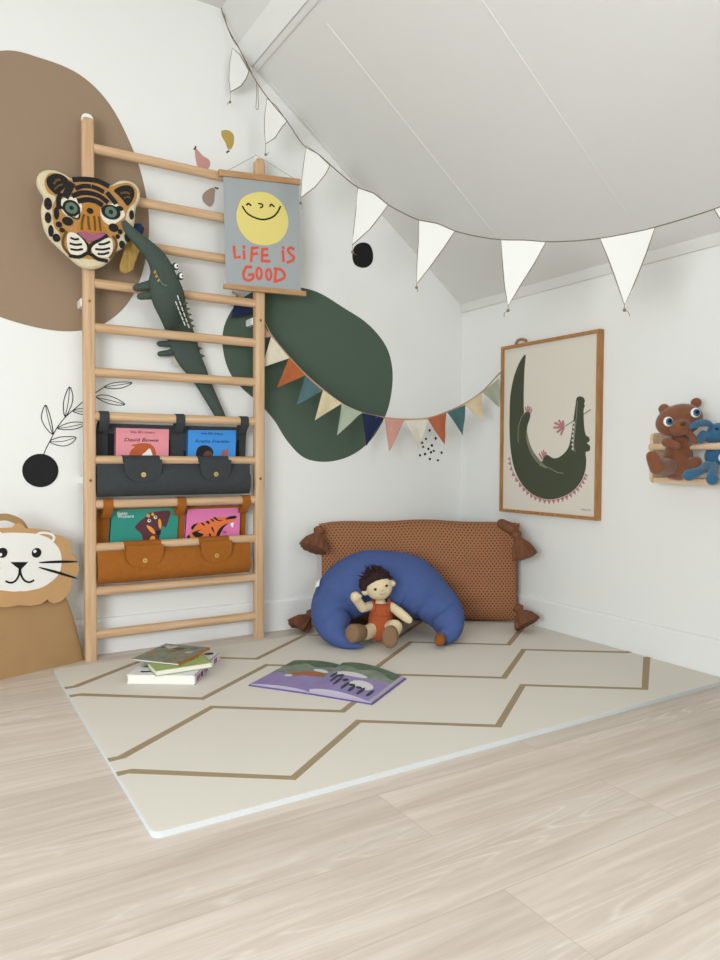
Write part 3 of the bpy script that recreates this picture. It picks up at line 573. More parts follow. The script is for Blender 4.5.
# ------------------------------------------------------------------ crocodile soft toy woven through the rungs
cg = mat('dark_green_knit', '#48544c', .95, noise=.12, nscale=120, bump=.4, bscale=500)
ck = thing('crocodile_plush', 'long dark green crocodile soft toy tucked head-up between the ladder rungs', 'soft toy', (-1.40, -.05, 1.0))
P3 = [(-1.6064, -0.158, 1.509), (-1.5868, -0.158, 1.4816), (-1.5559, -0.157, 1.4559), (-1.52, -0.154, 1.4279), (-1.4907, -0.148, 1.3998), (-1.4715, -0.142, 1.3665), (-1.4618, -0.136, 1.3227), (-1.4449, -0.128, 1.278), (-1.416, -0.1, 1.2292), (-1.3799, -0.04, 1.1841), (-1.3608, -0.034, 1.1358), (-1.341, -0.032, 1.0865), (-1.3092, -0.032, 1.0372), (-1.2806, -0.032, 0.9871), (-1.248, -0.032, 0.9278), (-1.2168, -0.032, 0.872), (-1.2024, -0.033, 0.846)]
hw = [11, 21, 28, 35, 43, 52, 70, 76, 70, 68, 68, 62, 49, 37, 30, 24, 16]
th = [.008, .015, .019, .022, .026, .030, .034, .034, .030, .020, .019, .020, .020, .019, .016, .014, .010]
fine = cr([(*p, h*K*6.26/4.364, t) for p, h, t in zip(P3, hw, th)], 4, False)
rings = []
for i, q in enumerate(fine):
    a, b = fine[max(i-1, 0)], fine[min(i+1, len(fine)-1)]
    t = Vector((b[0]-a[0], 0, b[2]-a[2])).normalized(); sd = Vector((-t.z, 0, t.x)); c = Vector(q[:3])
    rings.append([c + sd*math.cos(g)*q[3] + Vector((0, 1, 0))*math.copysign(abs(math.sin(g))**.8, math.sin(g))*q[4] for g in [2*math.pi*k/20 for k in range(20)]])
M().loft(rings, cg).build('body', ck, smooth=180)
for p, r in (([(-1.4927, 1.3169), (-1.5247, 1.3071), (-1.5547, 1.2969)], .0155), ([(-1.4807, 1.2863), (-1.5128, 1.2751), (-1.5422, 1.2684)], .0135)):
    M().tube([(x, -.125, z) for x, z in p], [r*1.3, r, r*.85], cg, 12).build('front_leg', ck, smooth=180)
for p in ([(-1.3914, 1.1351), (-1.4214, 1.1274), (-1.4493, 1.125)], [(-1.3871, 1.1041), (-1.4172, 1.094), (-1.4469, 1.0883)]):
    M().tube([(x, -.032, z) for x, z in p], [.014, .0115, .010], cg, 12).build('hind_leg', ck, smooth=180)
for c in [(-1.4249, 1.3842), (-1.4069, 1.3521)]:
    e = M().ell((c[0], -.150, c[1]), (.0125, .014, .0135), cg).build('eye', ck, smooth=180)
    M().ell((c[0]+.001, -.161, c[1]-.001), (.0085, .006, .0092), white_m).build('eyeball', e, smooth=180); M().ell((c[0]+.0015, -.1655, c[1]-.0015), (.0038, .002, .0042), black_m).build('pupil', e, smooth=180)
tip = mat('olive_felt', '#5a5a48', .95)
edge = [(-1.4101, -0.128, 1.3294), (-1.4018, -0.128, 1.3158), (-1.3968, -0.128, 1.2985), (-1.3884, -0.128, 1.2807), (-1.3818, -0.128, 1.261), (-1.3751, -0.128, 1.2413), (-1.3683, -0.128, 1.2215), (-1.3524, -0.1, 1.207), (-1.3473, -0.1, 1.1867), (-1.307, -0.034, 1.1431), (-1.2973, -0.034, 1.1181), (-1.2866, -0.034, 1.0905)]
for x, y, z in edge:
    M().add([(x-.010, y-.006, z+.010), (x-.010, y-.006, z-.010), (x-.010, y+.006, z), (x+.011, y, z+.004)], [[0, 1, 2], [0, 1, 3], [1, 2, 3], [0, 2, 3]], tip).build('back_spike', ck)
m = M(); st = mat('white_stitch', '#d7d9d0', .9)
for (a, b), nd in (([(-1.4223, -0.162, 1.2808), (-1.368, -0.132, 1.1715)], 6), ([(-1.4292, -0.163, 1.2589), (-1.3858, -0.14, 1.1784)], 5)):
    a, b = Vector(a), Vector(b)
    for k in range(nd): m.tube([a.lerp(b, (k+.1)/nd), a.lerp(b, (k+.72)/nd)], .0021, st, 6)
m.build('white_stitching', ck, smooth=60)
m = M(); ye = mat('yellow_felt', '#c79a3e', .9)
for tri in ([(-1.5057, 1.3509), (-1.4993, 1.3534), (-1.5033, 1.3434)], [(-1.5018, 1.3373), (-1.4946, 1.3398), (-1.4978, 1.3292)], [(-1.4947, 1.3233), (-1.4875, 1.3258), (-1.4907, 1.3159)]): m.prism(tri, .160, .176, ye)
m.build('teeth', ck)
m = M(); m.tube([(x, -.1745, z) for x, z in cr([(-1.5061, 1.3546), (-1.492, 1.3306), (-1.4785, 1.3111), (-1.4625, 1.3068)], 4, False)], .0016, mat('pale_green_thread', '#6f8378', .9), 6); m.build('mouth_seam', ck)
M().prism([(-1.3978, 1.0823), (-1.3579, 1.07), (-1.3649, 1.0456), (-1.4047, 1.0563)], .030, .033, mat('care_label_cloth', '#b8b2a0', .9)).build('care_tag', ck)

# ------------------------------------------------------------------ LIFE IS GOOD wall hanging
ph = thing('poster_hanging', 'grey canvas poster with a smiling yellow sun and red lettering on the right ladder post', 'poster', WL(-1.07, 1.33, .105))
PW = .108; PK = .00345/7.116
M().prism([(-1.2319, 1.753), (-0.9181, 1.7852), (-0.908, 1.3704), (-1.221, 1.3557)], PW-.0015, PW, mat('grey_canvas', '#a3a8a9', .9, bump=.2, bscale=600)).build('canvas', ph)
for q in ([(-1.2499, 1.7739), (-0.9139, 1.8063), (-0.9138, 1.7833), (-1.2499, 1.7503)], [(-1.2298, 1.3571), (-0.8874, 1.3713), (-0.8874, 1.3518), (-1.2299, 1.3389)]):
    M().prism(q, PW-.008, PW+.007, bar_m).build('wooden_bar', ph, bevel=.002)
a, b, c = [(-1.2278, 1.7694), (-1.0926, 1.8667), (-0.9253, 1.8038)]
M().tube([WL(*a, .1), WL(*b, .093), WL(*c, .1)], .0008, rope_m, 6).build('hanging_string', ph)
m = M(); m.prism(cr([(-1.1754, 1.6447), (-1.1585, 1.6845), (-1.1245, 1.7094), (-1.0784, 1.7253), (-1.0374, 1.7237), (-0.9957, 1.7021), (-0.9715, 1.666), (-0.9641, 1.6292), (-0.9743, 1.5894), (-1.0014, 1.5524), (-1.043, 1.5306), (-1.084, 1.5242), (-1.1244, 1.5299), (-1.1585, 1.556), (-1.1754, 1.5872), (-1.1799, 1.6178)], 4), PW, PW+.0006, mat('yellow_print', '#e2d27e', .85)); m.build('sun', ph)
m = M()
ik = [0]
def ink(pts, wd, mt, cl=False, n=5):
    wd *= 1.45; ik[0] += 1; m.ribbon(cr(pts, n, cl) if n > 1 else pts, wd*PK, PW+.0001, PW+.0010+.00004*ik[0], mt, closed=cl)
for p, wd in (([(-1.1557, 1.6562), (-1.1359, 1.6336), (-1.1015, 1.6223), (-1.0666, 1.6231), (-1.0313, 1.639), (-1.0106, 1.6616), (-0.9987, 1.6854)], 9), ([(-1.1387, 1.6646), (-1.1319, 1.6712), (-1.1216, 1.6662)], 9), ([(-1.09, 1.679), (-1.0755, 1.6791), (-1.0737, 1.6714), (-1.083, 1.6644)], 8), ([(-1.0432, 1.6771), (-1.0374, 1.6862), (-1.0255, 1.6793)], 9)): ink(p, wd, ink_m)
m.build('smiling_face', ph)
red = mat('coral_red_print', '#d9593f', .85); m = M()
for p in ([(-1.1894, 1.5012), (-1.1882, 1.4804), (-1.1854, 1.4599), (-1.1663, 1.4654)], [(-1.15, 1.4905), (-1.1482, 1.4613)], [(-1.1505, 1.5083), (-1.1488, 1.5023)], [(-1.1163, 1.5084), (-1.1208, 1.4568)], [(-1.1163, 1.5063), (-1.0932, 1.512)], [(-1.1186, 1.4832), (-1.0955, 1.4893)],
          [(-1.0746, 1.5107), (-1.0763, 1.4634)], [(-1.0763, 1.4644), (-1.044, 1.4676)], [(-1.0746, 1.5085), (-1.0535, 1.5129)], [(-1.0746, 1.4855), (-1.0523, 1.4905)], [(-0.9881, 1.5154), (-0.9849, 1.4768)], [(-0.9869, 1.5308), (-0.9857, 1.5256)], [(-1.0167, 1.4418), (-1.0219, 1.3935)]): ink(p, 14, red, n=1)
for p in ([(-0.9419, 1.5302), (-0.9554, 1.5336), (-0.9651, 1.5212), (-0.9541, 1.5076), (-0.9406, 1.4992), (-0.9454, 1.4858), (-0.968, 1.4738)], [(-1.1197, 1.4337), (-1.1386, 1.4326), (-1.151, 1.4097), (-1.1488, 1.3889), (-1.1328, 1.382), (-1.1139, 1.3919), (-1.1128, 1.407), (-1.1288, 1.4037)], [(-1.0226, 1.4421), (-0.9963, 1.442), (-0.9794, 1.4242), (-0.9902, 1.4064), (-1.0225, 1.3923)]): ink(p, 14, red)
for c, rx, ry in zip([(-1.0879, 1.4147), (-1.0475, 1.4159)], (22, 22), (44, 42)):
    m.ribbon([(c[0]+rx*PK*math.cos(t), c[1]+ry*PK*math.sin(t)) for t in [2*math.pi*k/20 for k in range(20)]], 19*PK, PW, PW+.0012, red, closed=True)
m.build('lettering', ph)

# ------------------------------------------------------------------ lion bag
GO, GU = Vector((-1.73, -.078, 0)), Vector((.947, .322, 0)).normalized(); GN = Vector((GU.y, -GU.x, 0))
GP = lambda u, v, w: tuple(GO + GU*u + Vector((0, 0, v)) + GN*w)
lb = thing('lion_bag', 'brown kraft paper bag with a white lion face on its flap beside the ladder', 'bag', (-1.86, -.13, 0))
u0 = [(-0.2248, 0.3468)][0][0]
mir = lambda pts: [(2*u0-a, b + .2*(a-u0)) for a, b in pts]     # the face hangs a little askew
edge = [(-0.0628, 0.2336), (-0.0524, 0.2118), (-0.0315, 0.154), (-0.0139, 0.0892), (0.0038, 0.027), (0.0088, 0.0045)]
rings = []
for (u, v), d in zip(edge, (.012, .02, .034, .044, .05, .05)):
    hwid = (u-u0)*1.03; v = max(v, 0.0) if v > .015 else 0.0
    ring = []
    for k in range(28):
        t = 2*math.pi*k/28; cx, sy = math.cos(t), math.sin(t)
        ring.append(GP(u0 + hwid*math.copysign(abs(cx)**.35, cx), v, -d/2*1.15 + d/2*math.copysign(abs(sy)**.5, sy)))
    rings.append(ring)
M().loft(rings, kraft_m).build('body', lb, smooth=50)
half = [(-0.2234, 0.4985), (-0.2104, 0.4905), (-0.2025, 0.4791), (-0.166, 0.4736), (-0.1243, 0.4652), (-0.1151, 0.4541), (-0.0816, 0.4431), (-0.0554, 0.4262), (-0.0445, 0.4062), (-0.057, 0.3947), (-0.0381, 0.3716), (-0.0226, 0.3358), (-0.025, 0.3104), (-0.0476, 0.2919), (-0.05, 0.2667), (-0.0612, 0.2429), (-0.0877, 0.2236), (-0.1136, 0.2213), (-0.1284, 0.231), (-0.1325, 0.2387), (-0.1557, 0.2257), (-0.1886, 0.2247), (-0.2259, 0.2338)]
full = half + mir(half)[::-1][1:-1]
M().prism(full, .014, .02, kraft2_m, GP).build('mane_flap', lb, bevel=.002)
hf = [(-0.2237, 0.4658), (-0.1986, 0.4631), (-0.1702, 0.4576), (-0.1329, 0.4432), (-0.1077, 0.4203), (-0.0907, 0.3937), (-0.0858, 0.3556), (-0.0956, 0.319), (-0.1257, 0.2937), (-0.1594, 0.2796), (-0.2043, 0.2765), (-0.2255, 0.2791)]
face = M().prism(cr(hf + mir(hf)[::-1][1:-1], 3), .02, .0215, mat('white_card', '#edebe4', .7), GP).build('face', lb)
wcard = bpy.data.materials['white_card']
def both(fn, name, par):
    for mm in (lambda p: p, mir): fn(mm).build(name, par)
both(lambda f: M().ribbon(cr(f([(-0.1669, 0.4561), (-0.1537, 0.4604), (-0.1307, 0.457), (-0.1139, 0.4478), (-0.1118, 0.4364), (-0.1196, 0.4276)]), 4, False), .0075, .02, .0222, wcard, GP), 'ear', lb)
both(lambda f: M().disc(f([(-0.1707, 0.3966)])[0], .0158, .0215, .0226, black_m, GP).disc((f([(-0.1707, 0.3966)])[0][0]-.006, [(-0.1768, 0.4021)][0][1]), .0052, .0226, .0232, white_m, GP), 'eye', lb)
M().prism([(-0.2548, 0.3756), (-0.1986, 0.3695), (-0.2076, 0.3608), (-0.2236, 0.3466), (-0.2412, 0.3626)], .0215, .0226, black_m, GP).build('nose', lb)
m = M(); mo = [(-0.2236, 0.3506), (-0.2218, 0.3324), (-0.212, 0.3131), (-0.196, 0.3041), (-0.1809, 0.3078)]
m.ribbon(cr(mo, 4, False), .006, .0215, .0226, black_m, GP); m.ribbon(cr(mir(mo), 4, False), .006, .0215, .0226, black_m, GP); m.build('mouth', lb)
wt = lambda t: .25 + 3.0*t*(1-t)
for p in ([(-0.1628, 0.364), (-0.0996, 0.3596), (-0.0306, 0.3529)], [(-0.1637, 0.3486), (-0.0999, 0.3237), (-0.031, 0.2949)]):
    for f in (lambda p: p, mir): M().ribbon(cr(f(p), 6, False), .0085, .0215, .0228, black_m, GP, taper=wt).build('whisker', lb)
h = [(-0.1952, 0.4752), (-0.2071, 0.4942), (-0.2288, 0.5077), (-0.2523, 0.5159), (-0.2754, 0.5157), (-0.2945, 0.5098), (-0.3117, 0.4837)]
M().ribbon(cr(h, 5, False), .022, -.012, -.008, kraft_m, GP).build('handle', lb)

# ------------------------------------------------------------------ knitted floor pillow
def knit():
    m = bpy.data.materials.new('rust_knit_with_dark_dots'); m.use_nodes = True; nt = m.node_tree; N = nt.nodes; b = N['Principled BSDF']
    uv = N.new('ShaderNodeUVMap'); uv.uv_map = 'UVMap'; sx = N.new('ShaderNodeSeparateXYZ'); nt.links.new(uv.outputs[0], sx.inputs[0])
    def mth(op, a, b_=None, c=None):
        n = N.new('ShaderNodeMath'); n.operation = op
        for i, x in enumerate((a, b_, c)):
            if x is None: continue
            if isinstance(x, (int, float)): n.inputs[i].default_value = x
            else: nt.links.new(x, n.inputs[i])
        return n.outputs[0]
    U = mth('MULTIPLY', sx.outputs[0], 54); V = mth('MULTIPLY', sx.outputs[1], 20)
    def cell(off):
        a = mth('SUBTRACT', mth('FRACT', mth('ADD', U, off)), .5); c = mth('MULTIPLY', mth('SUBTRACT', mth('FRACT', mth('ADD', V, off)), .5), 1.35)
        return mth('SQRT', mth('ADD', mth('MULTIPLY', a, a), mth('MULTIPLY', c, c)))
    d = mth('MINIMUM', cell(0), cell(.5))
    r = N.new('ShaderNodeValToRGB'); nt.links.new(d, r.inputs[0])
    r.color_ramp.elements[0].position = .13; r.color_ramp.elements[0].color = lin('#53341f'); r.color_ramp.elements[1].position = .27; r.color_ramp.elements[1].color = lin('#a06f4f')
    nt.links.new(r.outputs[0], b.inputs['Base Color']); b.inputs['Roughness'].default_value = .95; b.inputs['Specular IOR Level'].default_value = .1
    bp = N.new('ShaderNodeBump'); bp.inputs['Strength'].default_value = .5; bp.inputs['Distance'].default_value = .003; nt.links.new(d, bp.inputs['Height']); nt.links.new(bp.outputs[0], b.inputs['Normal'])
    return m
knit_m = knit(); tas_m = mat('rust_yarn', '#7d5138', .95, noise=.3, nscale=60, stretch=(1, 1, .2), bump=.4, bscale=200)
kp = thing('floor_pillow', 'large rust brown knitted pillow with corner tassels leaning in the wall corner', 'pillow', (-.4, -.2, MZ))
PL_, PR_ = Vector((-.800, -.045, 0)), Vector((-.036, -.453, 0)); pd = (PR_-PL_).normalized(); pn_ = Vector((pd.y, -pd.x, 0))
def pill(u, v, sgn):
    """u, v in -1..1 over the face; sgn front or back."""
    e = max(0, (1-abs(u)**3.2))*max(0, (1-abs(v)**3.2)); t = .088*e**.5*sgn
    pin = 1 - .035*(1-v*v) if abs(u) > 0 else 1
    x = u*(1 - .03*(1-v*v)**1)*(1-.02*abs(u)); hz = .213*(1 - .07*(1-u*u)*0 - .0*abs(u))
    z = hz + v*hz*(1 - .055*math.cos(u*1.5708*1.0)*0 + .0) 
    z += (.0035*math.sin(u*7+1)*(.5+.5*v) - .012*(v*abs(v))*abs(u)**6*(1 if v < 0 else .4) - .025*(1-u*u)**2*(v > 0)*v*0)
    wr = .006*math.sin(9*u+4*v)*e + .004*math.sin(17*v-6*u)*e
    P = PL_ + (PR_-PL_)*((x+1)/2) + Vector((0, 0, z + MZ)) + pn_*(t + wr*sgn - .085*(1-u*u)**.8 - .05*(v+1)/2*(1-abs(u)**2))
    P.x = min(P.x, -.016 if P.z < .14 else -.003); P.y = min(P.y, -.016 if P.z < .14 else -.003); P.z = max(P.z, MZ+.0008)
    return tuple(P)
m = M(); nu, nv = 64, 32; m.uv = []
for sgn in (1, -1):
    vs = []
    for i in range(nu+1):
        for j in range(nv+1):
            # denser near the seam
            f = lambda k, n: math.sin((k/n*2-1)*math.pi/2)
            u, v = f(i, nu), f(j, nv); vs.append(pill(u, v, sgn)); m.uv.append(((u+1)/2, (v+1)/2))
    m.add(vs, [[i*(nv+1)+j, (i+1)*(nv+1)+j, (i+1)*(nv+1)+j+1, i*(nv+1)+j+1] for i in range(nu) for j in range(nv)], knit_m)
m.build('pillow_case', kp, smooth=180)
def tassel(par, top, d, L, r, name='tassel', clampf=None):
    top, d = Vector(top), Vector(d).normalized(); s = d.orthogonal().normalized(); w = d.cross(s); rings = []
    for t, rad in ((-.06, .1), (0, .32), (.1, .44), (.2, .40), (.27, .30), (.34, .38), (.55, .72), (.8, .92), (.97, 1.0), (1, .85)):
        ring = []
        for k in range(48):
            a = 2*math.pi*k/48; q = r*rad*(1 + (.09*math.cos(12*a) + .04*math.sin(7*a))*(t > .3))
            p = top + d*L*t + (s*math.cos(a) + w*math.sin(a))*q
            p.x = min(p.x, -.016 if p.z < .14 else -.002); p.y = min(p.y, -.016 if p.z < .14 else -.002); p.z = max(p.z, MZ+.001); ring.append(p)
        rings.append(ring)
    return M().loft(rings, tas_m).build(name, par, smooth=70)
tp = [(-0.8099, -0.0921, 0.4218), (-0.854, -0.1151, 0.3408), (-0.1418, -0.5237, 0.4161), (-0.115, -0.5432, 0.3308), (-0.1384, -0.537, 0.1109), (-0.1293, -0.5798, 0.0529), (-0.8338, -0.0786, 0.0753), (-0.898, -0.0881, 0.0269)]
tassel(kp, tp[0], Vector(tp[1])-Vector(tp[0]), .098, .054)
tassel(kp, tp[2], Vector(tp[3])-Vector(tp[2]), .115, .048)
tassel(kp, tp[4], Vector(tp[5])-Vector(tp[4]), .085, .052)
tassel(kp, tp[6], Vector(tp[7])-Vector(tp[6]), .100, .05)
kn = [(-0.1591, -0.4653, 0.4406), (-0.1451, -0.4979, 0.4262), (-0.1243, -0.5114, 0.4018)]
M().tube(kn, [.022, .024, .018], tas_m, 12).build('corner_knot', kp, smooth=180)

# ------------------------------------------------------------------ blue crescent cushion
blue_m = mat('blue_cotton', '#4a5d92', .9, noise=.1, nscale=40, bump=.35, bscale=26)
cc = thing('crescent_cushion', 'blue crescent moon cushion leaning on the knitted pillow behind the doll', 'cushion', (-.68, -.33, MZ))
sp = [(-0.8399, -0.4812, 0.024), (-0.876, -0.4351, 0.0385), (-0.8941, -0.37, 0.0731), (-0.8632, -0.299, 0.1278), (-0.784, -0.2692, 0.1808), (-0.7042, -0.2814, 0.219), (-0.6214, -0.3141, 0.2229), (-0.5469, -0.3603, 0.2055), (-0.498, -0.4213, 0.1551), (-0.4822, -0.497, 0.1122), (-0.507, -0.5598, 0.066), (-0.5578, -0.5826, 0.0357)]
rd = [.003, .030, .060, .088, .124, .134, .136, .130, .110, .080, .052, .024]
fine = cr([(*p, r) for p, r in zip(sp, rd)], 9, False); rings = []
cen = Vector(sp[6])*.5 + (Vector(sp[0])+Vector(sp[-1]))*.25
for i, q in enumerate(fine):
    a, b = Vector(fine[max(i-1, 0)][:3]), Vector(fine[min(i+1, len(fine)-1)][:3]); t = (b-a).normalized()
    c = Vector(q[:3]); u = (c-cen); u = (u - t*u.dot(t)).normalized(); w = t.cross(u); ring = []
    f = i/(len(fine)-1); endf = max(0, abs(f-.5)*2-.25)*min(1, 12*min(f, 1-f))
    for k in range(40):
        g = 2*math.pi*k/40; r = q[3]*(1 - min(endf, .4)*.42*max(0, math.sin(i*.62 + 1.3*math.sin(g+.9) + .6*math.sin(2.3*g)))**4*max(0, .75-.6*math.cos(g)) + .012*math.sin(3*g+i*.4))
        p = c + (u*math.cos(g) + w*math.sin(g)*(.72 if q[3] > .1 else 1 - .28*max(0, q[3]-.06)/.04))*r; p.z = max(p.z, MZ+.0008); ring.append(p)
    rings.append(ring)
M().loft(rings, blue_m).build('cover', cc, smooth=180)
e0, e1 = [(-0.5809, -0.6031, 0.0507), (-0.5924, -0.6139, 0.0435)]
M().tube([e0, e1], [.019, .020], mat('rust_velvet', '#8d5322', .95), 16).build('tip_bobble', cc, smooth=180)
a = [(-0.9203, -0.2552, 0.2106), (-0.9088, -0.2497, 0.2319), (-0.8972, -0.2564, 0.2435), (-0.9055, -0.264, 0.2183)]
M().prism3(a, (.002, .003, 0), mat('white_tag_cloth', '#d9d6cc', .9)).build('label_tag', cc)

# ------------------------------------------------------------------ doll
skin_m = mat('cream_doll_cotton', '#dcc9a4', .9, bump=.15, bscale=400); dh_m = mat('dark_brown_doll_hair', '#34201f', .9, noise=.4, nscale=90, stretch=(1, 1, .3), bump=.8, bscale=160)
rom_m = mat('rust_romper_cotton', '#ab5430', .9, bump=.5, bscale=350); shoe_m = mat('taupe_felt', '#86694f', .95, bump=.3, bscale=400); sole_m = mat('taupe_sole_felt', '#97785f', .95, bump=.3, bscale=400)
# the soft toys face out of the corner into the room: their right, up and front directions
TF = Vector((-.521, -.852, .03)).normalized(); TR = Vector((0, 0, 1)).cross(TF).normalized(); TU = TF.cross(TR)
dl = thing('rag_doll', 'cloth doll with dark hair and rust romper sitting against the blue crescent cushion', 'doll', (-.70, -.37, MZ))
dp = dict(zip(('head','neck','chest','belly','hip','sL','eL','wL','hL','sR','eR','wR','hR','tL','kL','fL','tR','kR','fR','earL','earR','eyeL','eyeR','nose','mo0','mo1','mo2','soleL','soleR'),
 [(-0.7525, -0.4507, 0.2303), (-0.7321, -0.4301, 0.1722), (-0.7254, -0.4237, 0.14), (-0.7276, -0.4242, 0.0909), (-0.7366, -0.4314, 0.0631), (-0.7612, -0.413, 0.1551), (-0.8111, -0.4295, 0.1539), (-0.8385, -0.435, 0.1874), (-0.8482, -0.4403, 0.2004), (-0.6986, -0.4513, 0.1536), (-0.6844, -0.484, 0.1355), (-0.6712, -0.5044, 0.1192), (-0.6644, -0.5206, 0.1104), (-0.7628, -0.4271, 0.0654), (-0.8116, -0.4558, 0.0662), (-0.8574, -0.4744, 0.0759), (-0.7106, -0.4702, 0.0756), (-0.7258, -0.519, 0.0913), (-0.761, -0.5453, 0.0682), (-0.7988, -0.4232, 0.2095), (-0.7095, -0.4765, 0.2436), (-0.7932, -0.488, 0.231), (-0.7572, -0.5094, 0.2444), (-0.7764, -0.503, 0.2279), (-0.7811, -0.4982, 0.2169), (-0.7739, -0.504, 0.2121), (-0.7646, -0.5083, 0.2185), (-0.8912, -0.4887, 0.0813), (-0.7807, -0.5683, 0.0721)]))
px = 2.66/714.7                                # unit of length for the doll's small features
rotz = Matrix((TR, TU, TF)).transposed()
tilt = rotz @ Matrix.Rotation(.28, 3, 'Z')
m = M(); m.ell(dp['head'], (13.6*px, 13.2*px, 12.8*px), skin_m, tilt)
m.tube([dp['head'], dp['neck'], dp['chest']], [.02, .018, .022], skin_m)
m.tube([dp['chest'], dp['belly'], dp['hip']], [.034, .042, .046], skin_m, 16)
m.tube([dp['sL'], dp['eL'], dp['wL'], dp['hL']], [.019, .019, .018, .021], skin_m); m.tube([dp['sR'], dp['eR'], dp['wR'], dp['hR']], [.017, .019, .018, .015], skin_m)
m.tube([dp['tL'], dp['kL'], dp['fL']], [.030, .027, .025], skin_m); m.tube([dp['tR'], dp['kR'], dp['fR']], [.030, .029, .025], skin_m)
for e in ('earL', 'earR'): m.ell(dp[e], (.0125, .0125, .0125), skin_m)
th0 = Vector(dp['hL']); m.tube([th0, th0 + TR*.018 + TU*.004 - TF*-.006], [.009, .007], skin_m)
m.build('body', dl, remesh=.0038)
m = M(); hc = Vector(dp['head']); rnd = random.Random(3)
m.ell(hc + TU*6.2*px - TR*2.6*px - TF*3.2*px, (14.4*px, 10.6*px, 13.4*px), dh_m, rotz @ Matrix.Rotation(.36, 3, 'Z'))
m.ell(hc - TR*12.5*px + TU*3.2*px - TF*3*px, (7.5*px, 9.5*px, 9*px), dh_m, rotz @ Matrix.Rotation(-.3, 3, 'Z'))
for k in range(170):
    a = rnd.uniform(-.5, 3.9); el = rnd.uniform(-.9, .75); d = (TR*math.cos(a) + TU*math.sin(a))*math.cos(el) + TF*math.sin(el)*.8
    st_ = hc + TU*5.6*px - TR*2.6*px - TF*2.4*px + d*11.6*px
    if (st_-hc).dot(TF) > 6*px and (st_-hc).dot(TU) < 8*px: continue
    ln = rnd.uniform(2, 6)*px; sw = TR*rnd.uniform(-.9, .5) + TU*rnd.uniform(-.2, .5)
    m.tube([st_, st_ + d*ln*.6 + sw*ln*.3, st_ + d*ln + sw*ln*.9], [1.3*px, .9*px, .25*px], dh_m, 6)
m.build('hair', dl, smooth=180)
for e in ('eyeL', 'eyeR'): M().ell(dp[e], (.0052, .0052, .0045), black_m).build('eye', dl, smooth=180)
M().ell(dp['nose'], (.0048, .0042, .004), skin_m).build('nose', dl, smooth=180)
M().tube(cr([dp['mo0'], dp['mo1'], dp['mo2']], 4, False), .0013, mat('pink_thread', '#b98a72', .9), 6).build('mouth', dl)
m = M(); c, b, h = Vector(dp['chest']), Vector(dp['belly']), Vector(dp['hip'])
rings = []
for p, w, d in ((c + TU*.024, .036, .026), (c + TU*.018, .039, .036), (c + TU*.006, .041, .041), (c*.5+b*.5, .045, .045), (b, .047, .049), (b*.4+h*.6, .053, .052), (h - TU*.008, .052, .05), (h - TU*.026 + TF*.012, .034, .036), (h - TU*.036 + TF*.016, .016, .02)):
    rings.append([p + TR*math.cos(t)*w + TF*math.sin(t)*d for t in [2*math.pi*k/28 for k in range(28)]])
m.loft(rings, rom_m); m.build('romper', dl, smooth=180)
for sx in (-1, 1):
    M().tube([c + TR*sx*.026 + TU*.000 + TF*.034, c + TR*sx*.029 + TU*.028 + TF*.022, c + TR*sx*.03 + TU*.034 - TF*.006], .0065, rom_m, 8).build('strap', dl, smooth=180)
M().tube([c*.62+b*.38 + TR*x*.043 + TF*(.0445*math.sqrt(max(0, 1-(x*.98)**2))+.0015) for x in (-.9, -.6, -.3, 0, .3, .6, .9)], .0022, rom_m, 6).build('waist_seam', dl)
for f, s_, k, sc in (('fL', 'soleL', 'kL', (.036, .034)), ('fR', 'soleR', 'kR', (.034, .040))):
    F, S_, K_ = Vector(dp[f]), Vector(dp[s_]), Vector(dp[k]); ax = (S_-F).normalized(); s = (TR - ax*TR.dot(ax)).normalized(); t = ax.cross(s)
    rings = []
    for h_, q in ((-.035, .72), (-.02, .86), (0, .96), (.02, 1.0), (.032, 1.0), (.040, .93), (.045, .75), (.047, .4)):
        rings.append([F + ax*h_ + s*math.cos(g)*sc[0]*q*.86 + t*math.sin(g)*sc[1]*q for g in [2*math.pi*j/24 for j in range(24)]])
    for r in rings:
        for p in r: p.z = max(p.z, MZ+.001)
    M().loft(rings, shoe_m).build('shoe', dl, smooth=180)

# ------------------------------------------------------------------ books on the mat
def stack_book(label, c4, z0, z1, cover, page, art=None, thick=.0022, spine=None, over=.003):
    """c4: front-left, front-right, back-right, back-left corners on the floor plan; the spine is on the right."""
    r = thing('storybook', label, 'book', (sum(p[0] for p in c4)/4, sum(p[1] for p in c4)/4, z0), None)
    m = M(); m.prism(c4, z0, z0+thick, cover, FL); m.prism(c4, z1-thick, z1, cover, FL)
    V = [Vector(p) for p in c4]; inn = (V[0]-V[1]).normalized()*thick*1.3
    m.prism([V[1], V[2], V[2]+inn, V[1]+inn], z0, z1, spine or cover, FL); m.build('cover', r, bevel=.0008)
    fx = (V[3]-V[0]).normalized()*over; rx = (V[1]-V[0]).normalized()*over
    M().prism([V[0]+fx+rx, V[1]+fx-rx, V[2]-fx-rx, V[3]-fx+rx], z0+thick, z1-thick, page, FL).build('pages', r)
    if art: art(r, V, z1)
    return r
def quad(a, b, d): return [a, b, (b[0]+d[0]-a[0], b[1]+d[1]-a[1]), d]
wcov = mat('glossy_white_cover', '#e4e4e2', .3); gcov = mat('leaf_green_cover', '#a3b66d', .45, noise=.12, nscale=30)
f4 = [(-1.6703, -0.4445), (-1.4927, -0.5588), (-1.3315, -0.3415)]
w4 = [f4[0], f4[1], f4[2], (f4[0][0]+f4[2][0]-f4[1][0], f4[0][1]+f4[2][1]-f4[1][1])]
pinkp, greyp = mat('printed_magenta', '#b0619a', .5), mat('printed_charcoal', '#3c3a40', .5)
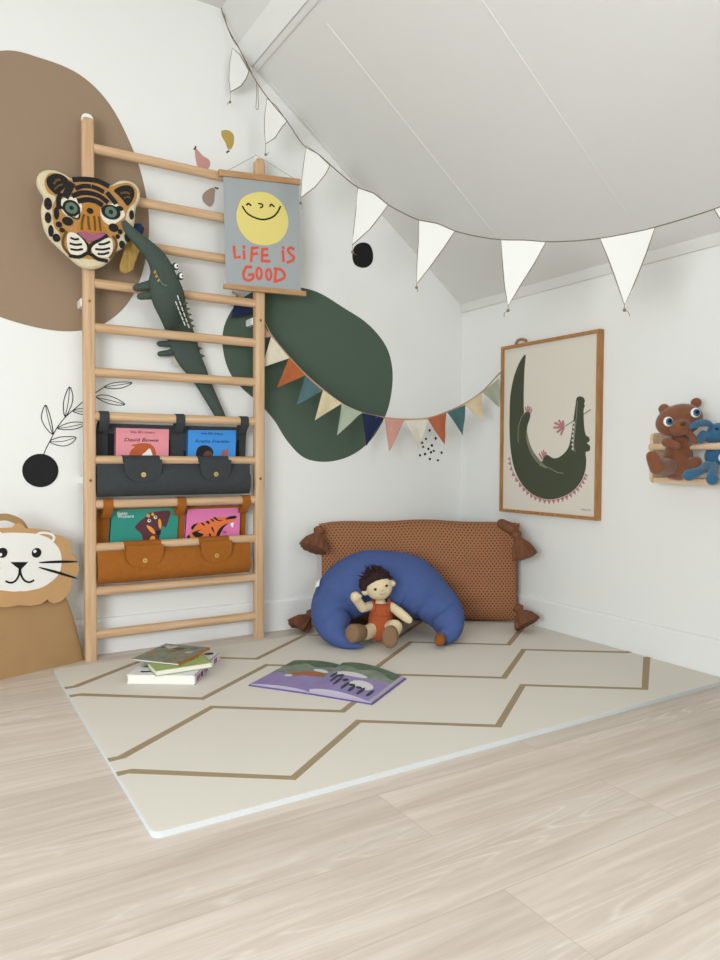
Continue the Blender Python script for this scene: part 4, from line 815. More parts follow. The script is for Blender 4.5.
def art_w(r, V, z):
    m = M(); X, Yv = (V[1]-V[0]), (V[3]-V[0]); rnd = random.Random(5)
    for (a, b) in ((.18, .12), (.22, .12), (.27, .13), (.2, .3), (.25, .32), (.13, .32)):
        p = V[0] + X*a + Yv*b; m.disc((p.x, p.y), .010, z, z+.0003, greyp, FL, ry=.006, rot=rnd.uniform(0, 3), n=12)
    p = V[0]+X*.86+Yv*.9; m.disc((p.x, p.y), .016, z, z+.0003, greyp, FL, n=14)
    m.build('cover_picture', r)
    n = Vector(((V[2]-V[1]).y, -(V[2]-V[1]).x)).normalized()
    for a, b, mt in ((.06, .2, pinkp), (.22, .3, greyp), (.34, .5, pinkp), (.55, .6, greyp), (.74, .86, pinkp)):
        p, q = V[1].lerp(V[2], a), V[1].lerp(V[2], b); M().prism([p, q, q+n*.0006, p+n*.0006], MZ+.006, z-.007, mt, FL).build('spine_print', r)
HW = .0295
stack_book('thick white hardback with pink spine print, bottom of the book stack on the mat', w4, MZ+.0006, MZ+HW, wcov, paper_m, art_w, .0028)
z1 = MZ+HW+.0004; z2 = z1+.0175
g3 = [(-1.5982, -0.5105), (-1.4189, -0.5091), (-1.5957, -0.4019)]
def art_g(r, V, z):
    m = M(); X, Yv = (V[1]-V[0]), (V[3]-V[0])
    for a, b in ((.7, .55), (.78, .6), (.66, .75), (.86, .7)):
        p = V[0] + X*a + Yv*b; m.disc((p.x, p.y), .008, z, z+.0003, mat('printed_green', '#5e7a3c', .5), FL, ry=.004, rot=a*9, n=10)
    m.build('cover_picture', r)
stack_book('green hardback lying askew in the middle of the book stack on the mat', quad(g3[0], g3[1], g3[2]), z1, z2, gcov, paper_m, art_g, .002, spine=mat('pale_green_spine', '#c9d3b0', .5))
o3 = [(-1.6359, -0.3664), (-1.5231, -0.4963), (-1.3752, -0.3648)]
orange_m = mat('orange_spine', '#d07a2e', .5)
def art_o(r, V, z):
    m = M(); X, Yv = (V[1]-V[0]), (V[3]-V[0]); cols = [mat('illustration_%d' % i, c, .5) for i, c in enumerate(('#7f8a76', '#8a6a4a', '#b7bcb6', '#55483c', '#a7744a', '#6a6f68'))]; rnd = random.Random(11)
    for i in range(26):
        p = V[0] + X*rnd.uniform(.1, .86) + Yv*rnd.uniform(.1, .9); rr = rnd.uniform(.006, .02)
        m.prism(cr([(p.x + rr*rnd.uniform(.7, 1.2)*math.cos(t), p.y + rr*rnd.uniform(.4, 1.0)*math.sin(t)) for t in [k*1.047 for k in range(6)]], 3), z, z+.0002+.00005*i, cols[i % 6], FL)
    m.build('cover_picture', r)
stack_book('thin illustrated picture book with an orange spine on top of the book stack', quad(o3[0], o3[1], (o3[0][0]+o3[2][0]-o3[1][0], o3[0][1]+o3[2][1]-o3[1][1])), z2+.0004, z2+.0075, mat('illustrated_cover', '#8f9480', .5, noise=.4, nscale=45), paper_m, art_o, .0015, spine=orange_m)

# open picture book
ob = thing('open_picture_book', 'picture book lying open on the mat showing purple and green pages', 'book', (-1.12, -.72, MZ))
oc = [(-1.3555, -0.6503), (-1.2332, -0.8132), (-1.1197, -0.9852), (-0.899, -0.8393), (-1.0105, -0.6295), (-1.1258, -0.4856)]
FL_, FM, FR, BR_, BM, BL_ = [Vector((a, b, 0)) for a, b in oc]
purp = mat('purple_cover', '#6a569b', .5)
M().prism([tuple(p.xy) for p in (FL_, FM, FR, BR_, BM, BL_)], MZ+.0006, MZ+.003, purp, FL).build('cover', ob)
def leafpage(f0, f1, b0, b1, prof, edge_out, name, pagecol, arts):
    """a swelling page block between gutter (f0,b0) and outer edge (f1,b1)."""
    n = 14; top = []; m = M(); uvq = []
    ins = lambda p, q, a: p.lerp(q, a)
    A0, B0 = ins(f0, b0, .02), ins(b0, f0, .02); A1, B1 = ins(f1, b1, .02), ins(b1, f1, .02); A1 = ins(A1, A0, .025); B1 = ins(B1, B0, .025)
    H = [prof(k/n) for k in range(n+1)]
    vs = []
    for k in range(n+1):
        t = k/n; F, B = A0.lerp(A1, t), B0.lerp(B1, t)
        vs += [(F.x, F.y, MZ+.003), (F.x, F.y, MZ+.003+H[k]), (B.x, B.y, MZ+.003+H[k]*1.25), (B.x, B.y, MZ+.003)]
    fs = [[4*k+j, 4*k+(j+1) % 4, 4*k+4+(j+1) % 4, 4*k+4+j] for k in range(n) for j in range(4)] + [[0, 1, 2, 3], [4*n, 4*n+1, 4*n+2, 4*n+3]]
    m.add(vs, fs, blockp); pg = m.build(name, ob, smooth=40)
    def onp(s, t, lift):
        k = min(max(s, 0), 1); F, B = A0.lerp(A1, k), B0.lerp(B1, k); P = F.lerp(B, t); hh = prof(k); return (P.x, P.y, MZ+.003+hh*(1+.25*t)+lift)
    a = M()
    for poly, mt, lv in arts:                   # printed shapes follow the curve of the page
        # fill by a fine strip mesh between lower and upper edge functions
        lo, hi, s0, s1 = poly; N = 18; vv = []; ff = []
        for i in range(N+1):
            s = s0 + (s1-s0)*i/N; a_, b_ = lo(s), hi(s)
            for j in range(5): vv.append(onp(s, a_ + (b_-a_)*j/4, .0003*lv))
        for i in range(N):
            for j in range(4): ff.append([i*5+j, i*5+j+1, (i+1)*5+j+1, (i+1)*5+j])
        a.add(vv, ff, mt)
    a.build('illustration', pg, smooth=60)
blockp = mat('lilac_grey_page_edges', '#aea6b4', .8)
k_ = lambda v: (lambda s: v)
pu, pu2, gn, gn2, wht, dk, fox = mat('print_lilac', '#9888ba', .6, noise=.15, nscale=25), mat('print_violet', '#7a66a8', .6), mat('print_sage', '#8d9988', .6, noise=.35, nscale=28), mat('print_forest', '#64755f', .6, noise=.4, nscale=40), mat('print_white', '#d9d6d8', .6), mat('print_dark_leaf', '#3c4048', .6), mat('print_fox', '#a9653e', .6)
ov = lambda cx, cy, rx, ry: (lambda s: cy - ry*math.sqrt(max(0, 1-((s-cx)/rx)**2)), lambda s: cy + ry*math.sqrt(max(0, 1-((s-cx)/rx)**2)), cx-rx, cx+rx)
wav = lambda v, a, f, p=0: (lambda s: v + a*math.sin(f*s+p))
leafpage(FM, FL_, BM, BL_, lambda t: .002 + .010*math.sin(min(1, t*1.0)*math.pi)**.6*(1-.45*t), 1, 'left_pages', None,
         [((k_(0), wav(.42, .05, 9), 0.01, .99), pu, 1), ((wav(.42, .05, 9), k_(1), .01, .99), gn, 1), ((wav(.80, .06, 11, 1), k_(1), .01, .99), gn2, 2), (ov(.30, .50, .20, .07), fox, 3), (ov(.52, .44, .10, .07), fox, 3), (ov(.2, .66, .14, .05), wht, 2), (ov(.60, .36, .07, .04), wht, 3), (ov(.15, .54, .09, .05), fox, 3)])
leafpage(FM, FR, BM, BR_, lambda t: .003 + .019*math.sin(min(1, .12+t*.9)*math.pi)**.8*(1-.35*t), 1, 'right_pages', None,
         [((k_(0), wav(.60, .06, 8), 0.01, .95), pu, 1), ((wav(.60, .06, 8), k_(1), .01, .95), gn, 1), ((wav(.82, .05, 12), k_(1), .01, .95), gn2, 2), (ov(.35, .58, .28, .07), wht, 2), (ov(.66, .33, .18, .13), wht, 3), (ov(.20, .38, .030, .13), dk, 4), (ov(.30, .30, .028, .14), dk, 4), (ov(.47, .2, .028, .12), dk, 4), (ov(.60, .16, .03, .10), dk, 4), (ov(.74, .17, .028, .12), dk, 4), (ov(.12, .50, .035, .10), dk, 4), (ov(.87, .2, .026, .11), dk, 4), (ov(.25, .48, .05, .05), dk, 4), (ov(.39, .36, .045, .05), dk, 4), (ov(.55, .26, .05, .04), dk, 4), (ov(.67, .24, .05, .04), dk, 4)])

# ------------------------------------------------------------------ framed crocodile print on the right wall
pf = thing('framed_print', 'oak framed print of a curled green crocodile on the right wall', 'picture', (-.012, -.57, .48))
y0, y1, z0_, z1_ = -.302, -.838, .478, 1.199; fw_ = .0125
for q in ([(y0, z0_), (y0, z1_), (y0-fw_, z1_-fw_), (y0-fw_, z0_+fw_)], [(y1, z0_), (y1, z1_), (y1+fw_, z1_-fw_), (y1+fw_, z0_+fw_)], [(y0, z1_), (y1, z1_), (y1+fw_, z1_-fw_), (y0-fw_, z1_-fw_)], [(y0, z0_), (y1, z0_), (y1+fw_, z0_+fw_), (y0-fw_, z0_+fw_)]):
    M().prism(q, .0008, .027, frame_m, WR).build('frame_rail', pf)
M().prism([(y0-.004, z0_+.004), (y1+.004, z0_+.004), (y1+.004, z1_-.004), (y0-.004, z1_-.004)], .004, .016, mat('ivory_print_paper', '#dcd5c7', .7), WR).build('print_sheet', pf)
m = M(); cgp = mat('printed_crocodile_green', '#494f3e', .8, noise=.12, nscale=120)
def rp(poly, mt, lv, n=4): m.prism(cr(poly, n) if n else poly, .016, .016+.0004*lv, mt, WR)
rk_ = [0]
def rs(p, wd, mt, lv): rk_[0] += 1; m.ribbon(cr(p, 4, False), wd*.00105, .0161, .016+.0004*lv+.00001*rk_[0], mt, WR)
tri = cr([(-0.3563, 0.7187), (-0.375, 0.6572), (-0.4357, 0.5931), (-0.5004, 0.5561), (-0.5745, 0.5426), (-0.6451, 0.5534), (-0.7069, 0.579), (-0.7501, 0.6175), (-0.773, 0.6563)], 3, False)
pkp = mat('printed_dusty_pink', '#b57a7f', .8)
for k in range(len(tri)-1):
    a, b = Vector(tri[k]), Vector(tri[k+1]); nn = Vector((-(b-a).y, (b-a).x)).normalized()
    if nn.y > .2 or (k < 5 and nn.x < 0) : nn = -nn
    cm_ = Vector((sum(p[0] for p in tri)/len(tri), .83)); mid = (a+b)/2
    if (mid+nn-cm_).length < (mid-nn-cm_).length: nn = -nn
    rp([tuple(a), tuple(b), tuple(mid+nn*.019)], pkp, 1, 0)
rp([(-0.4426, 1.1506), (-0.4131, 1.129), (-0.3874, 1.0898), (-0.3682, 1.0447), (-0.3531, 0.9798), (-0.3503, 0.9041), (-0.3518, 0.8186), (-0.3628, 0.7329), (-0.3884, 0.6574), (-0.4356, 0.5977), (-0.5003, 0.5588), (-0.5744, 0.5444), (-0.645, 0.5552), (-0.7069, 0.5816), (-0.75, 0.6218), (-0.7707, 0.6647), (-0.7752, 0.7069), (-0.7714, 0.7364), (-0.7904, 0.7422), (-0.7921, 0.7614), (-0.7771, 0.7716), (-0.7897, 0.7798), (-0.7862, 0.795), (-0.7712, 0.8037), (-0.7619, 0.8419), (-0.7586, 0.901), (-0.7647, 0.9133), (-0.7602, 0.9245), (-0.7644, 0.9327), (-0.7577, 0.9474), (-0.7403, 0.9537), (-0.723, 0.9472), (-0.7171, 0.9118), (-0.7072, 0.8524), (-0.6972, 0.7926), (-0.6813, 0.7496), (-0.6419, 0.7192), (-0.607, 0.713), (-0.5734, 0.7272), (-0.5542, 0.7191), (-0.5473, 0.701), (-0.5164, 0.7072), (-0.4779, 0.7511), (-0.4605, 0.7974), (-0.4571, 0.8436), (-0.4717, 0.8798), (-0.4739, 0.9027), (-0.4533, 0.9101), (-0.4393, 0.9016), (-0.4346, 0.9463), (-0.4346, 1.0204), (-0.4371, 1.0941)], cgp, 2, 3)
rp([(-0.4547, 0.8344), (-0.4657, 0.7927), (-0.4906, 0.7464), (-0.5325, 0.7055), (-0.5744, 0.6735), (-0.5415, 0.6802), (-0.4911, 0.719), (-0.461, 0.7697), (-0.4513, 0.8068)], mat('printed_grey_olive', '#7d7b65', .8), 3)
pale = mat('printed_pale_line', '#97977f', .8)
rs([(-0.4061, 0.7797), (-0.4052, 0.8359), (-0.4239, 0.8866), (-0.4495, 0.9085)], 2.2, pale, 4); rs([(-0.5329, 0.6837), (-0.59, 0.6719), (-0.6257, 0.6575), (-0.6604, 0.653)], 2.2, pale, 4); rs([(-0.7276, 0.9367), (-0.7243, 0.8773), (-0.7169, 0.8093), (-0.7133, 0.7665), (-0.7204, 0.7391)], 2.0, pale, 4)
m.build('crocodile', pf)
m = M()
for p in ([(-0.4533, 0.9083), (-0.4466, 0.9271)], [(-0.4597, 0.9098), (-0.4606, 0.9318)], [(-0.4661, 0.9095), (-0.4734, 0.9274)], [(-0.4764, 0.9034), (-0.4825, 0.9178)], [(-0.5543, 0.7164), (-0.5417, 0.7389)], [(-0.5591, 0.7218), (-0.5525, 0.7452)], [(-0.5471, 0.7091), (-0.5295, 0.7308)], [(-0.5662, 0.7254), (-0.566, 0.7379)]): rs([p[0], ((p[0][0]+p[1][0])/2, (p[0][1]+p[1][1])/2), p[1]], 6, pkp, 5)
m.build('claws', pf)
m = M()
for t in [(-0.6137, 0.856), (-0.6345, 0.864), (-0.6082, 0.8368), (-0.6261, 0.8186), (-0.6471, 0.8076), (-0.6553, 0.8614)]:
    c = [(-0.6603, 0.8368)][0]; rs([c, ((c[0]+t[0])/2, (c[1]+t[1])/2), t], 8, pkp, 5)
rs([(-0.6693, 0.8417), (-0.7289, 0.8686), (-0.7926, 0.8992)], 2.2, cgp, 3); m.build('flower', pf)
m = M(); rb = mat('printed_tooth_white', '#d9d3c2', .8)
for t in [(-0.716, 0.8521), (-0.7153, 0.835), (-0.7134, 0.8179), (-0.7115, 0.8009), (-0.7107, 0.7837), (-0.71, 0.7666), (-0.7114, 0.7511)]: rp([(t[0], t[1]+.008), (t[0], t[1]-.008), (t[0]+.010, t[1])], rb, 4, 0)
m.build('teeth', pf)
m = M(); rs([(-0.7543, 0.5131), (-0.7618, 0.517), (-0.7683, 0.5123), (-0.7758, 0.5162), (-0.7822, 0.5116)], 1.6, ink_m, 1); rs([(-0.7854, 0.5135), (-0.7917, 0.5164), (-0.8002, 0.5128)], 1.6, ink_m, 1); m.build('signature', pf)

# ------------------------------------------------------------------ white pennant string
A_, Bp = (-1.2, -.014), (-.284, -1.525); vd, vn = vplane(*A_, *Bp)
wb = thing('white_bunting', 'string of white pennants with brown edging hanging under the sloping ceiling', 'bunting', (-1.2, -.01, 2.42))
rope = [(-1.2006, -0.013, 2.4105), (-1.1834, -0.0414, 2.3305), (-1.1614, -0.0776, 2.2637), (-1.1326, -0.1252, 2.1575), (-1.1043, -0.1719, 2.075), (-1.0741, -0.2217, 2.0002), (-1.0468, -0.2667, 1.9384), (-1.011, -0.3258, 1.8404), (-0.9783, -0.3797, 1.7947), (-0.9526, -0.4221, 1.7487), (-0.9252, -0.4673, 1.6993), (-0.8942, -0.5184, 1.6495), (-0.862, -0.5716, 1.6187), (-0.8343, -0.6173, 1.573), (-0.8052, -0.6652, 1.536), (-0.7749, -0.7153, 1.5041), (-0.7416, -0.7702, 1.4833), (-0.709, -0.8239, 1.4501), (-0.6686, -0.8906, 1.4218), (-0.6294, -0.9552, 1.4015), (-0.5914, -1.0179, 1.3902), (-0.5561, -1.0761, 1.3766), (-0.5141, -1.1454, 1.3679), (-0.4736, -1.2122, 1.3655), (-0.4359, -1.2744, 1.3687), (-0.3952, -1.3415, 1.3766), (-0.3143, -1.475, 1.4057), (-0.2595, -1.5654, 1.4389)]
M().tube(cr(rope, 4, False), .0019, rope_m, 6).build('string', wb, smooth=180)
for e in ([(-1.1957, -0.0211, 2.4004), (-1.1858, -0.0374, 2.3429), (-1.1614, -0.0776, 2.2637)], [(-1.2031, -0.0089, 2.4268), (-1.1785, -0.0495, 2.3094), (-1.1566, -0.0856, 2.2465), (-1.1279, -0.133, 2.1479)]): M().tube(cr(e, 4, False), .0015, rope_m, 6).build('string_end', wb, smooth=180)
M().tube(cr([(-1.1172, -0.1506, 2.11), (-1.1172, -0.1507, 2.0512), (-1.1183, -0.1488, 2.015), (-1.1148, -0.1546, 2.008), (-1.1124, -0.1585, 2.0199), (-1.1136, -0.1565, 2.0607), (-1.1137, -0.1564, 2.1011)], 3, False), .0011, rope_m, 6).build('string_loop', wb, smooth=180)
pen_m = mat('white_pennant_cotton', '#e2e1dc', .9, bump=.15, bscale=80); bead_m = mat('wooden_bead', '#8c7350', .6)
def pen(tops, left, right, tip, tail, curl):
    """outline: top edge left to right, right edge down to the tip, left edge back up."""
    poly = tops + right + [tip] + left
    c = Vector(tip); m = M()
    p = [Vector(q) + vn*0 for q in poly]
    m.prism3([q - vn*.0007 for q in p], vn*.0014, pen_m); f = m.build('pennant', wb)
    M().tube([q for q in p], .0017, rope_m, 6, closed=True).build('edging', f, smooth=180)
    t = [Vector(q) for q in tail]
    M().ell(t[0], (.0052,)*3, bead_m, seg=12, n=8).build('bead', f, smooth=180)
    M().tube(cr([tuple(tip)] + [tuple(q) for q in t], 4, False), .0009, rope_m, 5).build('tail', f)
pen([(-1.1748, -0.0556, 2.2628), (-1.1566, -0.0856, 2.2279), (-1.135, -0.1212, 2.1586)], [(-1.1834, -0.0414, 2.1472), (-1.1822, -0.0434, 2.2028)], [(-1.1421, -0.1094, 2.1323), (-1.1542, -0.0896, 2.1117)], [(-1.1797, -0.0475, 2.1006)][0], [(-1.1809, -0.0455, 2.0636), (-1.1871, -0.0353, 2.0625), (-1.1871, -0.0353, 2.055)], 0)
pen([(-1.0926, -0.1912, 2.0389), (-1.0718, -0.2254, 2.0028), (-1.0468, -0.2668, 1.9366)], [(-1.0983, -0.1818, 1.9261), (-1.0983, -0.1817, 1.9701)], [(-1.0581, -0.2481, 1.9212), (-1.074, -0.2219, 1.8876)], [(-1.0959, -0.1857, 1.8739)][0], [(-1.0954, -0.1865, 1.8353), (-1.0901, -0.1953, 1.8352), (-1.0878, -0.1991, 1.8416)], 0)
pen([(-1.0033, -0.3384, 1.8322), (-0.9783, -0.3797, 1.7947), (-0.9526, -0.4222, 1.7452)], [(-1.013, -0.3225, 1.7216), (-1.0087, -0.3296, 1.7772)], [(-0.9631, -0.4048, 1.7155), (-0.9845, -0.3695, 1.6802)], [(-1.0151, -0.3191, 1.6525)][0], [(-1.0161, -0.3173, 1.6331), (-1.0128, -0.3228, 1.6213), (-1.0139, -0.321, 1.6109)], 0)
pen([(-0.8942, -0.5184, 1.6477), (-0.862, -0.5716, 1.6187), (-0.8343, -0.6173, 1.5713)], [(-0.9029, -0.504, 1.4953), (-0.8981, -0.5121, 1.5733)], [(-0.8479, -0.5949, 1.5416), (-0.8695, -0.5591, 1.5)], [(-0.9049, -0.5009, 1.4542)][0], [(-0.9048, -0.501, 1.43), (-0.9006, -0.5078, 1.422), (-0.8976, -0.5129, 1.4178)], 0)
pen([(-0.7749, -0.7153, 1.5024), (-0.7416, -0.7702, 1.4833), (-0.709, -0.8239, 1.4501)], [(-0.7779, -0.7102, 1.3561), (-0.7755, -0.7143, 1.4316)], [(-0.7303, -0.7889, 1.3973), (-0.7537, -0.7502, 1.344)], [(-0.778, -0.7101, 1.2947)][0], [(-0.7785, -0.7092, 1.2815), (-0.7757, -0.714, 1.2727), (-0.7775, -0.7109, 1.2664)], 0)
pen([(-0.6294, -0.9552, 1.4006), (-0.5914, -1.0179, 1.3908), (-0.5561, -1.0761, 1.3756)], [(-0.6227, -0.9664, 1.2583), (-0.6265, -0.9601, 1.3311)], [(-0.5748, -1.0454, 1.313), (-0.597, -1.0087, 1.25)], [(-0.6164, -0.9767, 1.1913)][0], [(-0.6163, -0.9768, 1.1772), (-0.6221, -0.9673, 1.1704), (-0.6229, -0.966, 1.158)], 0)
pen([(-0.4736, -1.2122, 1.3649), (-0.4359, -1.2745, 1.3681), (-0.3952, -1.3415, 1.3758)], [(-0.4492, -1.2525, 1.2377), (-0.4614, -1.2324, 1.3047)], [(-0.4071, -1.322, 1.3033), (-0.4219, -1.2976, 1.2262)], [(-0.4363, -1.2738, 1.1624)][0], [(-0.4362, -1.274, 1.1478), (-0.4311, -1.2823, 1.1411), (-0.4281, -1.2872, 1.129)], 0)
pen([(-0.3169, -1.4708, 1.4051), (-0.2841, -1.5249, 1.4224), (-0.2499, -1.5813, 1.4464)], [(-0.2839, -1.5252, 1.2791), (-0.3009, -1.4971, 1.346)], [(-0.2539, -1.5746, 1.3706), (-0.2603, -1.5641, 1.2787)], [(-0.267, -1.5531, 1.2104)][0], [(-0.2668, -1.5534, 1.1942), (-0.263, -1.5596, 1.188), (-0.2605, -1.5638, 1.1768)], 0)

# ------------------------------------------------------------------ coloured fabric bunting across the corner
cb = thing('fabric_bunting', 'bunting of rust, teal, sage, cream and navy triangles hung from ladder to picture', 'bunting', (-1.1, -.03, 1.2))
cd_, cn = vplane(-1.25, -.012, -.008, -.335)
tape = [(-1.1681, -0.0333, 1.3487), (-1.1196, -0.0459, 1.3214), (-1.0553, -0.0626, 1.2559), (-1.017, -0.0726, 1.1879), (-0.9511, -0.0897, 1.1088), (-0.8842, -0.1071, 1.0403), (-0.8203, -0.1238, 0.9867), (-0.7391, -0.1449, 0.9286), (-0.6566, -0.1663, 0.8941), (-0.5601, -0.1914, 0.8758), (-0.4747, -0.2136, 0.8714), (-0.379, -0.2385, 0.8777), (-0.2908, -0.2615, 0.9072), (-0.2056, -0.2836, 0.9478), (-0.1285, -0.3037, 1.0017), (-0.0645, -0.3203, 1.0687), (-0.0414, -0.3263, 1.0913)]
tp_ = cr(tape, 4, False); rings = []
for p in tp_:
    p = Vector(p); rings.append([p + cn*.0016 + Vector((0, 0, .004)), p + cn*.0016 - Vector((0, 0, .004)), p - cn*.0016 - Vector((0, 0, .004)), p - cn*.0016 + Vector((0, 0, .004))])
M().loft(rings, mat('tan_tape', '#a98c6f', .9)).build('tape', cb)
cloth = {k: mat('bunting_' + k, c, .95, noise=.1, nscale=50, bump=.3, bscale=300) for k, c in dict(blush='#c08e7c', cream='#d9cfb8', rust='#ab6038', teal='#4f6b70', ecru='#d3c4a0', sage='#a7b09b', navy='#1f2747', pink='#c39081', ivory='#d5cdbd', clay='#a95f42', petrol='#4a6a6b', sand='#d6c3a1', patterned='#a9ad96').items()}
def flag(col, a, b, t):
    # a fabric triangle with a soft ripple
    a, b, t = Vector(a), Vector(b), Vector(t); n = 8; m = M(); vs = []; idx = {}
    for i in range(n+1):
        for j in range(n+1-i):
            u, v = i/n, j/n; p = a + (b-a)*u + (t-a)*v
            p = p + cn*(.006*math.sin(u*9 + v*3 + a.x*40)*min(1, v*2)*(1-.3*v) + .002); idx[i, j] = len(vs); vs.append(p)
    k = len(vs); vs = vs + [p - cn*.0014 for p in vs]; fs = []
    for i in range(n):
        for j in range(n-i):
            fs.append([idx[i, j], idx[i+1, j], idx[i, j+1]]); fs.append([k+idx[i, j], k+idx[i+1, j], k+idx[i, j+1]])
            if i+j < n-1: fs.append([idx[i+1, j], idx[i+1, j+1], idx[i, j+1]]); fs.append([k+idx[i+1, j], k+idx[i+1, j+1], k+idx[i, j+1]])
    m.add(vs, fs, cloth[col]); return m.build('flag', cb, smooth=60)
flag('navy', *[(-1.1533, -0.0372, 1.3382), (-1.0819, -0.0557, 1.2814), (-1.1718, -0.0323, 1.2447)])
for col, q in (('blush', [(-1.0616, -0.061, 1.2443), (-1.0185, -0.0722, 1.1861), (-1.0793, -0.0564, 1.1706)]), ('cream', [(-1.02, -0.0718, 1.186), (-0.9506, -0.0899, 1.1039), (-1.0555, -0.0626, 1.0625)]), ('rust', [(-0.9506, -0.0899, 1.1055), (-0.8863, -0.1066, 1.0388), (-0.9986, -0.0774, 0.9853)]), ('teal', [(-0.8878, -0.1062, 1.0357), (-0.818, -0.1244, 0.9807), (-0.9197, -0.0979, 0.92)]),
               ('ecru', [(-0.8164, -0.1248, 0.9807), (-0.7391, -0.1449, 0.9313), (-0.8502, -0.116, 0.8595)]), ('sage', [(-0.7406, -0.1445, 0.9297), (-0.6589, -0.1657, 0.8954), (-0.7575, -0.1401, 0.8015)]), ('navy', [(-0.6572, -0.1662, 0.8954), (-0.5659, -0.1899, 0.8768), (-0.6386, -0.171, 0.7585)]), ('pink', [(-0.5626, -0.1908, 0.8768), (-0.4779, -0.2128, 0.8674), (-0.5401, -0.1966, 0.7369)]),
               ('ivory', [(-0.4745, -0.2137, 0.8674), (-0.3781, -0.2387, 0.8744), (-0.4111, -0.2302, 0.7445)]), ('clay', [(-0.3764, -0.2392, 0.876), (-0.2941, -0.2606, 0.9042), (-0.3014, -0.2587, 0.7687)]), ('petrol', [(-0.2906, -0.2615, 0.906), (-0.2087, -0.2828, 0.9396), (-0.2178, -0.2804, 0.8096)]), ('sand', [(-0.214, -0.2814, 0.9411), (-0.1328, -0.3025, 0.9936), (-0.1279, -0.3038, 0.8747)]), ('patterned', [(-0.1329, -0.3025, 0.9953), (-0.0579, -0.322, 1.0584), (-0.0527, -0.3234, 0.9338)])):
    flag(col, *q)
h = [(-0.3806, 1.205), (-0.3936, 1.2181), (-0.416, 1.2188), (-0.4381, 1.2121), (-0.4408, 1.2043)]
M().tube([(-.014, a, b) for a, b in cr(h, 3, False)], .0055, mat('bunting_tape_knot', '#a17c5c', .9), 8).build('tape_end', cb, smooth=180)

# ------------------------------------------------------------------ rack with soft toys on the right wall
rk = thing('toy_rack', 'small pine wall rack with a front rail holding two soft toys', 'rack', (-.05, -1.4, .635))
ya, yb = -1.123, -1.64
M().box((-.1, yb, .632), (-.0008, ya-.012, .650), wood_y).build('shelf_board', rk, bevel=.001)
for y in (ya-.006, yb-.006):
    M().prism(rrect(-.106, .632, -.0008, .80, .018, 4), -y-.006, -y+.006, wood_y, WL).build('end_panel', rk, bevel=.001)
M().tube([(-.104, ya-.0, .7525), (-.104, yb-.012, .7525)], .0112, wood_y, 14, sharp=True).build('front_rail', rk, smooth=60)
tb = mat('brown_plush', '#855236', .95, noise=.2, nscale=60, bump=.35, bscale=350, sheen=.35)
bt = thing('brown_plush', 'brown plush bear with blue eyes sitting at the left end of the wall rack', 'soft toy', (-.06, -1.22, .65))
q = dict(zip(('head','neck','body','hip','sl','el','hl','sr','er','hr','fl0','fl1','toe','fr0','fr1','snout','earL','earR','eL','eR','nose'),
 [(-0.1306, -1.2477, 0.8354), (-0.1182, -1.2396, 0.7844), (-0.1115, -1.2343, 0.7201), (-0.1164, -1.2324, 0.6913), (-0.1667, -1.2339, 0.7729), (-0.2112, -1.2597, 0.7647), (-0.1921, -1.2835, 0.7543), (-0.1093, -1.2692, 0.7662), (-0.1325, -1.3075, 0.7705), (-0.1544, -1.293, 0.8016), (-0.1765, -1.2427, 0.688), (-0.2373, -1.2466, 0.6882), (-0.2488, -1.2384, 0.7193), (-0.1162, -1.2678, 0.6882), (-0.1195, -1.3004, 0.7027), (-0.1721, -1.2819, 0.8101), (-0.1584, -1.2118, 0.8735), (-0.0697, -1.2652, 0.8937), (-0.2072, -1.2633, 0.8289), (-0.1343, -1.3068, 0.8571), (-0.1842, -1.2976, 0.8213)]))
tx = 2.27/714.7/9
rot2 = rotz @ Matrix.Rotation(.28, 3, 'Z')
m = M(); m.ell(q['head'], (215*tx, 150*tx, .050), tb, rot2); m.tube([q['neck'], q['body'], q['hip']], [.034, .045, .050], tb, 16)
m.ell(q['snout'], (95*tx, 72*tx, .018), tb, rot2)
for e in ('earL', 'earR'): m.ell(q[e], (52*tx, 48*tx, .013), tb, rot2)
m.tube([q['sl'], q['el'], q['hl']], [.017, .0155, .0125], tb); m.tube([q['sr'], q['er'], q['hr']], [.014, .012, .0105], tb)
m.tube([q['fl0'], q['fl1'], q['toe']], [.028, .027, .02], tb); m.tube([q['fr0'], q['fr1']], [.022, .02], tb)
m.build('body', bt, remesh=.0032)
for e in ('eL', 'eR'):
    c = Vector(q[e]); w_ = M().ell(c, (44*tx, 44*tx, .0075), white_m, rot2).build('eye', bt, smooth=180)
    M().ell(c + TF*.0048 + TR*.001, (33*tx, 33*tx, .0045), mat('blue_iris', '#38678f', .4), rot2).build('iris', w_, smooth=180); M().ell(c + TF*.0085 + TR*.001 + TU*.0012, (18*tx, 18*tx, .002), black_m, rot2).build('pupil', w_, smooth=180)
M().ell(q['nose'], (.0085, .006, .005), mat('brown_nose', '#5c3826', .8), rot2).build('nose', bt, smooth=180)
bb = mat('blue_terry', '#36698c', .95, noise=.15, nscale=80, bump=.4, bscale=400, sheen=.3)
bn = thing('blue_plush_rabbit', 'blue long-eared plush rabbit on the wall rack with its legs dangling over', 'soft toy', (-.06, -1.38, .65))
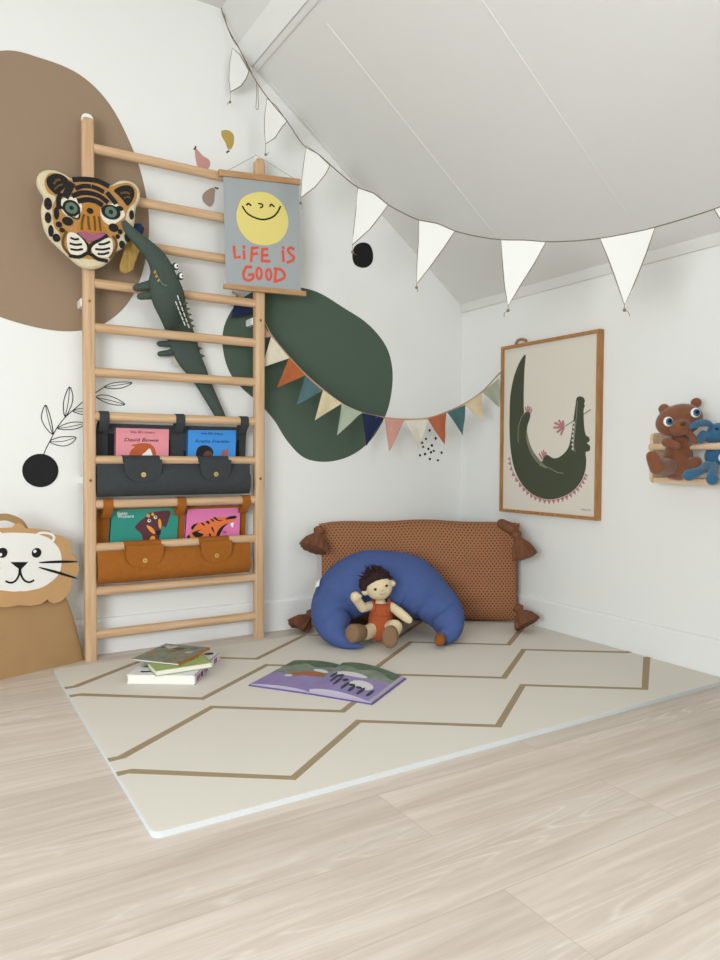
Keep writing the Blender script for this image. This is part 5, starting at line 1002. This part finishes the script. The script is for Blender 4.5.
q = dict(zip(('head','neck','body','e0','e1','e2','e3','ear2a','ear2b','al','ah','tl','kl','fl','tr','kr','fr','ar','arh','eL','eR','nose'),
 [(-0.0575, -1.3407, 0.7956), (-0.0496, -1.329, 0.7663), (-0.0544, -1.3219, 0.7206), (-0.0861, -1.3345, 0.809), (-0.1087, -1.3319, 0.824), (-0.1416, -1.3235, 0.8233), (-0.1654, -1.3152, 0.8127), (-0.0441, -1.3538, 0.8216), (-0.0458, -1.3766, 0.8104), (-0.1145, -1.3178, 0.7897), (-0.1238, -1.3186, 0.7756), (-0.0961, -1.3268, 0.6925), (-0.1542, -1.3388, 0.6756), (-0.1973, -1.3306, 0.6628), (-0.0845, -1.3398, 0.6892), (-0.1302, -1.3655, 0.6692), (-0.1459, -1.3741, 0.6509), (-0.0352, -1.3497, 0.7627), (-0.0429, -1.3695, 0.7346), (-0.1137, -1.3646, 0.8063), (-0.0889, -1.3797, 0.8075), (-0.1103, -1.3791, 0.7883)]))
m = M(); m.ell(q['head'], (115*tx, 92*tx, .036), bb, rotz); m.tube([q['neck'], q['body']], [.022, .031], bb, 14)
m.tube(cr([q['e0'], q['e1'], q['e2'], q['e3']], 3, False), [.008, .009, .010, .011, .012, .012, .012, .011, .010, .009], bb, 10)
m.tube([q['ear2a'], q['ear2b']], [.010, .013], bb); m.tube([q['neck'], q['al'], q['ah']], [.016, .015, .0145], bb); m.tube([q['neck'], q['ar'], q['arh']], [.015, .014, .015], bb)
m.tube([q['tl'], q['kl'], q['fl']], [.0155, .0135, .019], bb); m.tube([q['tr'], q['kr'], q['fr']], [.015, .0135, .019], bb)
m.build('body', bn, remesh=.0032)
for e in ('eL', 'eR'): M().ell(q[e], (.0055, .0035, .003), black_m, rotz).build('eye', bn, smooth=180)
M().ell(q['nose'], (.006, .0045, .004), black_m, rotz).build('nose', bn, smooth=180)
M().ell([(-0.0715, -1.3585, 0.7171)][0], (.012, .014, .008), white_m, rotz).build('white_tummy_patch', bn, smooth=180)
